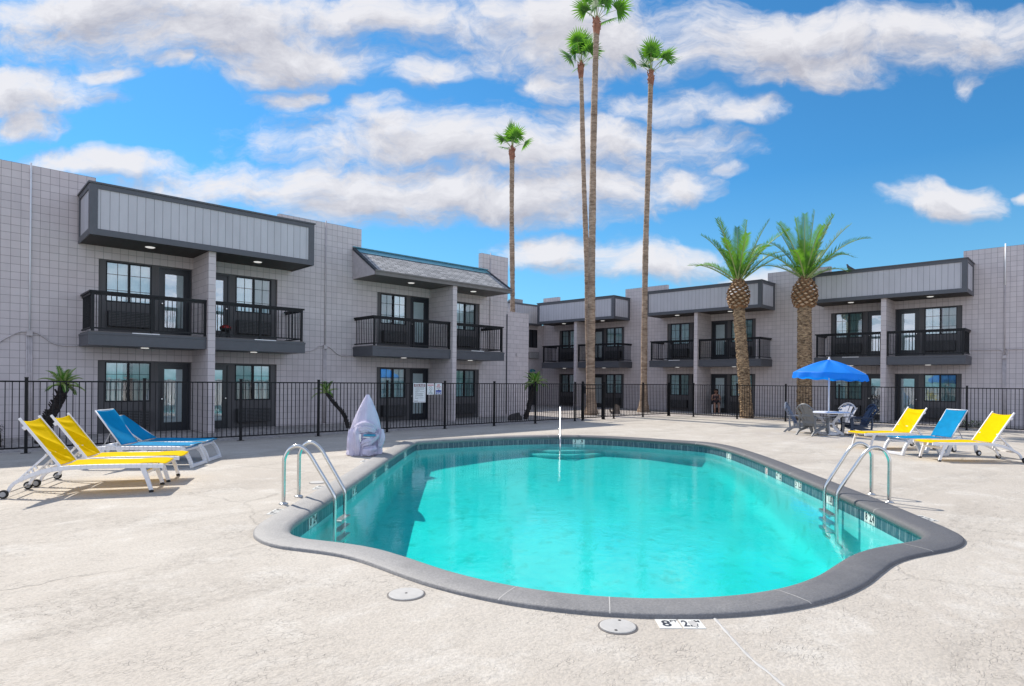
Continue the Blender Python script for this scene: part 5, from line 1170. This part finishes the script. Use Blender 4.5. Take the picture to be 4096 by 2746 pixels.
# ================================================================== pigeon and seated woman
def skinned(name, joints, edges, mat, parent, sub=2):
    me = bpy.data.meshes.new(name); me.from_pydata([j[0] for j in joints], edges, []); me.materials.append(MATS[mat]); o = bpy.data.objects.new(name, me); COL.objects.link(o); o.parent = parent
    md = o.modifiers.new('skin', 'SKIN'); md.use_smooth_shade = True
    if not me.skin_vertices: 
        bpy.context.view_layer.objects.active = o
    sv = me.skin_vertices[0].data if me.skin_vertices else None
    if sv is None:
        o.modifiers.remove(md); bpy.context.view_layer.objects.active = o; o.select_set(True); bpy.ops.object.modifier_add(type='SKIN'); o.modifiers[-1].use_smooth_shade = True; sv = me.skin_vertices[0].data; o.select_set(False)
    for i, j in enumerate(joints): r_ = j[1]; sv[i].radius = (r_, r_) if not isinstance(r_, tuple) else r_; sv[i].use_root = (i == 0)
    s2 = o.modifiers.new('sub', 'SUBSURF'); s2.levels = s2.render_levels = sub
    return o
bd = thing('pigeon', 'grey pigeon perched on the roof edge of the nearest right hand canopy', 'bird', (29.72, 9.80, 6.605), radians(120))
skinned('body', [((0,0,.14), .085), ((.07,0,.19), .075), ((.10,0,.27), .042), ((.115,0,.32), .042), ((.165,0,.312), .009), ((-.09,0,.11), .055), ((-.20,0,.08), (.04, .014)), ((.0,.03,.06), .012), ((.0,.03,.0), .007), ((.0,-.03,.06), .012), ((.0,-.03,.0), .007)], [(0,1),(1,2),(2,3),(3,4),(0,5),(5,6),(0,7),(7,8),(0,9),(9,10)], 'pigeon', bd)
ch = thing('plain_chair', 'small white seated plastic chair under the woman by the door', 'chair', (29.98, 16.34, .004), radians(215))   # faces +x
MB().box(-.22, .22, -.22, .22, .42, .45).build('seat', 'plastic_white', ch, bevel=.01)
MB().box(-.25, -.22, -.21, .21, .46, .86).build('backrest', 'chair_grey', ch, bevel=.01)
for x in (-.2, .2):
    for y in (-.19, .19): MB().beam((x * 1.05, y * 1.05, 0), (x, y, .42), .03, .03, upv=(1, 0, 0)).build('leg', 'plastic_white', ch)
pw = thing('person', 'woman with long dark hair sitting by a door looking down at her hands', 'person', (29.98, 16.34, .004), radians(215))
J = [((-.10,0,.54), .115), ((-.10,0,.70), .10), ((-.07,0,.88), .115), ((-.04,0,.99), .06), ((-.02,0,1.05), .045), ((.02,0,1.13), .085), ((.035,0,1.19), .082)]
E_ = [(0,1),(1,2),(2,3),(3,4),(4,5),(5,6)]
def chain(start, pts):
    p = start
    for q in pts: J.append(q); E_.append((p, len(J) - 1)); p = len(J) - 1
    return p
for sg in (-1, 1):
    w_ = chain(2, [((-.06, sg*.16, .95), .055), ((-.02, sg*.22, .77), .043), ((.08, sg*.215, .68), .038), ((.22, sg*.10, .74), .028), ((.27, sg*.075, .75), (.032, .016))])
    for k, (dy, l_) in enumerate(((-.028, .055), (-.010, .068), (.010, .064), (.028, .050))): chain(w_, [((.31, sg*.075 + dy, .755), .0095), ((.31 + l_*.6, sg*.075 + dy * 1.1, .745), .0085), ((.31 + l_*.7, sg*.072 + dy * 1.1, .722), .0075)])
    chain(w_, [((.285, sg*.030, .765), .010), ((.32, sg*.012, .775), .009)])
    chain(0, [((.08, sg*.10, .52), .085), ((.36, sg*.10, .50), .062), ((.40, sg*.10, .28), .055), ((.39, sg*.10, .09), .036), ((.43, sg*.105, .045), .038), ((.53, sg*.11, .035), .028)])
skinned('body', J, E_, 'skin', pw)
# face details, hair and clothes
for sg in (-1, 1):
    MB().lathe([(.001, -.010), (.010, -.004), (.010, .004), (.001, .010)], 10, 0, (.112, sg * .033, 1.165)).build('eye', 'cloth_dark', pw); MB().lathe([(.001, -.026), (.014, -.012), (.014, .012), (.001, .026)], 8, 0, (.02, sg * .092, 1.15)).build('ear', 'skin', pw)
MB().prism([(.100, 1.165), (.145, 1.125), (.105, 1.12)], -.012, .012).build('nose', 'skin', pw); MB().box(.100, .116, -.024, .024, 1.088, 1.098).build('mouth', 'cloth_pink', pw)
def hair(u, v): a = 2*pi*u; back = .5 - .5 * cos(a); z = 1.275 - v * (.065 + .50 * back); rx = .105 * (1 - .1 * v) * math.sqrt(min(1, v * 6 + .02)); return (.018 + rx * cos(a) * (1 if v < .25 else .72) - .035 * v, rx * 1.05 * sin(a), z)
MB().grid(hair, 32, 18, 0, True).build('hair', 'hair', pw, smooth=True)
MB().grid(lambda u, v: (-.085 + (.132 + .012 * sin(pi * v)) * cos(2*pi*u) + .03 * v, (.150 - .012 * sin(pi * v) + .012 * v) * sin(2*pi*u), .50 + .42 * v), 32, 10, 0, True).build('top', 'cloth_top', pw, smooth=True)
for sg in (-1, 1): MB().tube([(-.06, sg*.10, .525), (.10, sg*.10, .525), (.26, sg*.10, .515)], [.125, .102, .088], 14).build('shorts_leg', 'cloth_dark', pw, smooth=True)
MB().box(.33, .345, -.035, .035, .745, .875).build('phone', 'rubber', pw, bevel=.004)
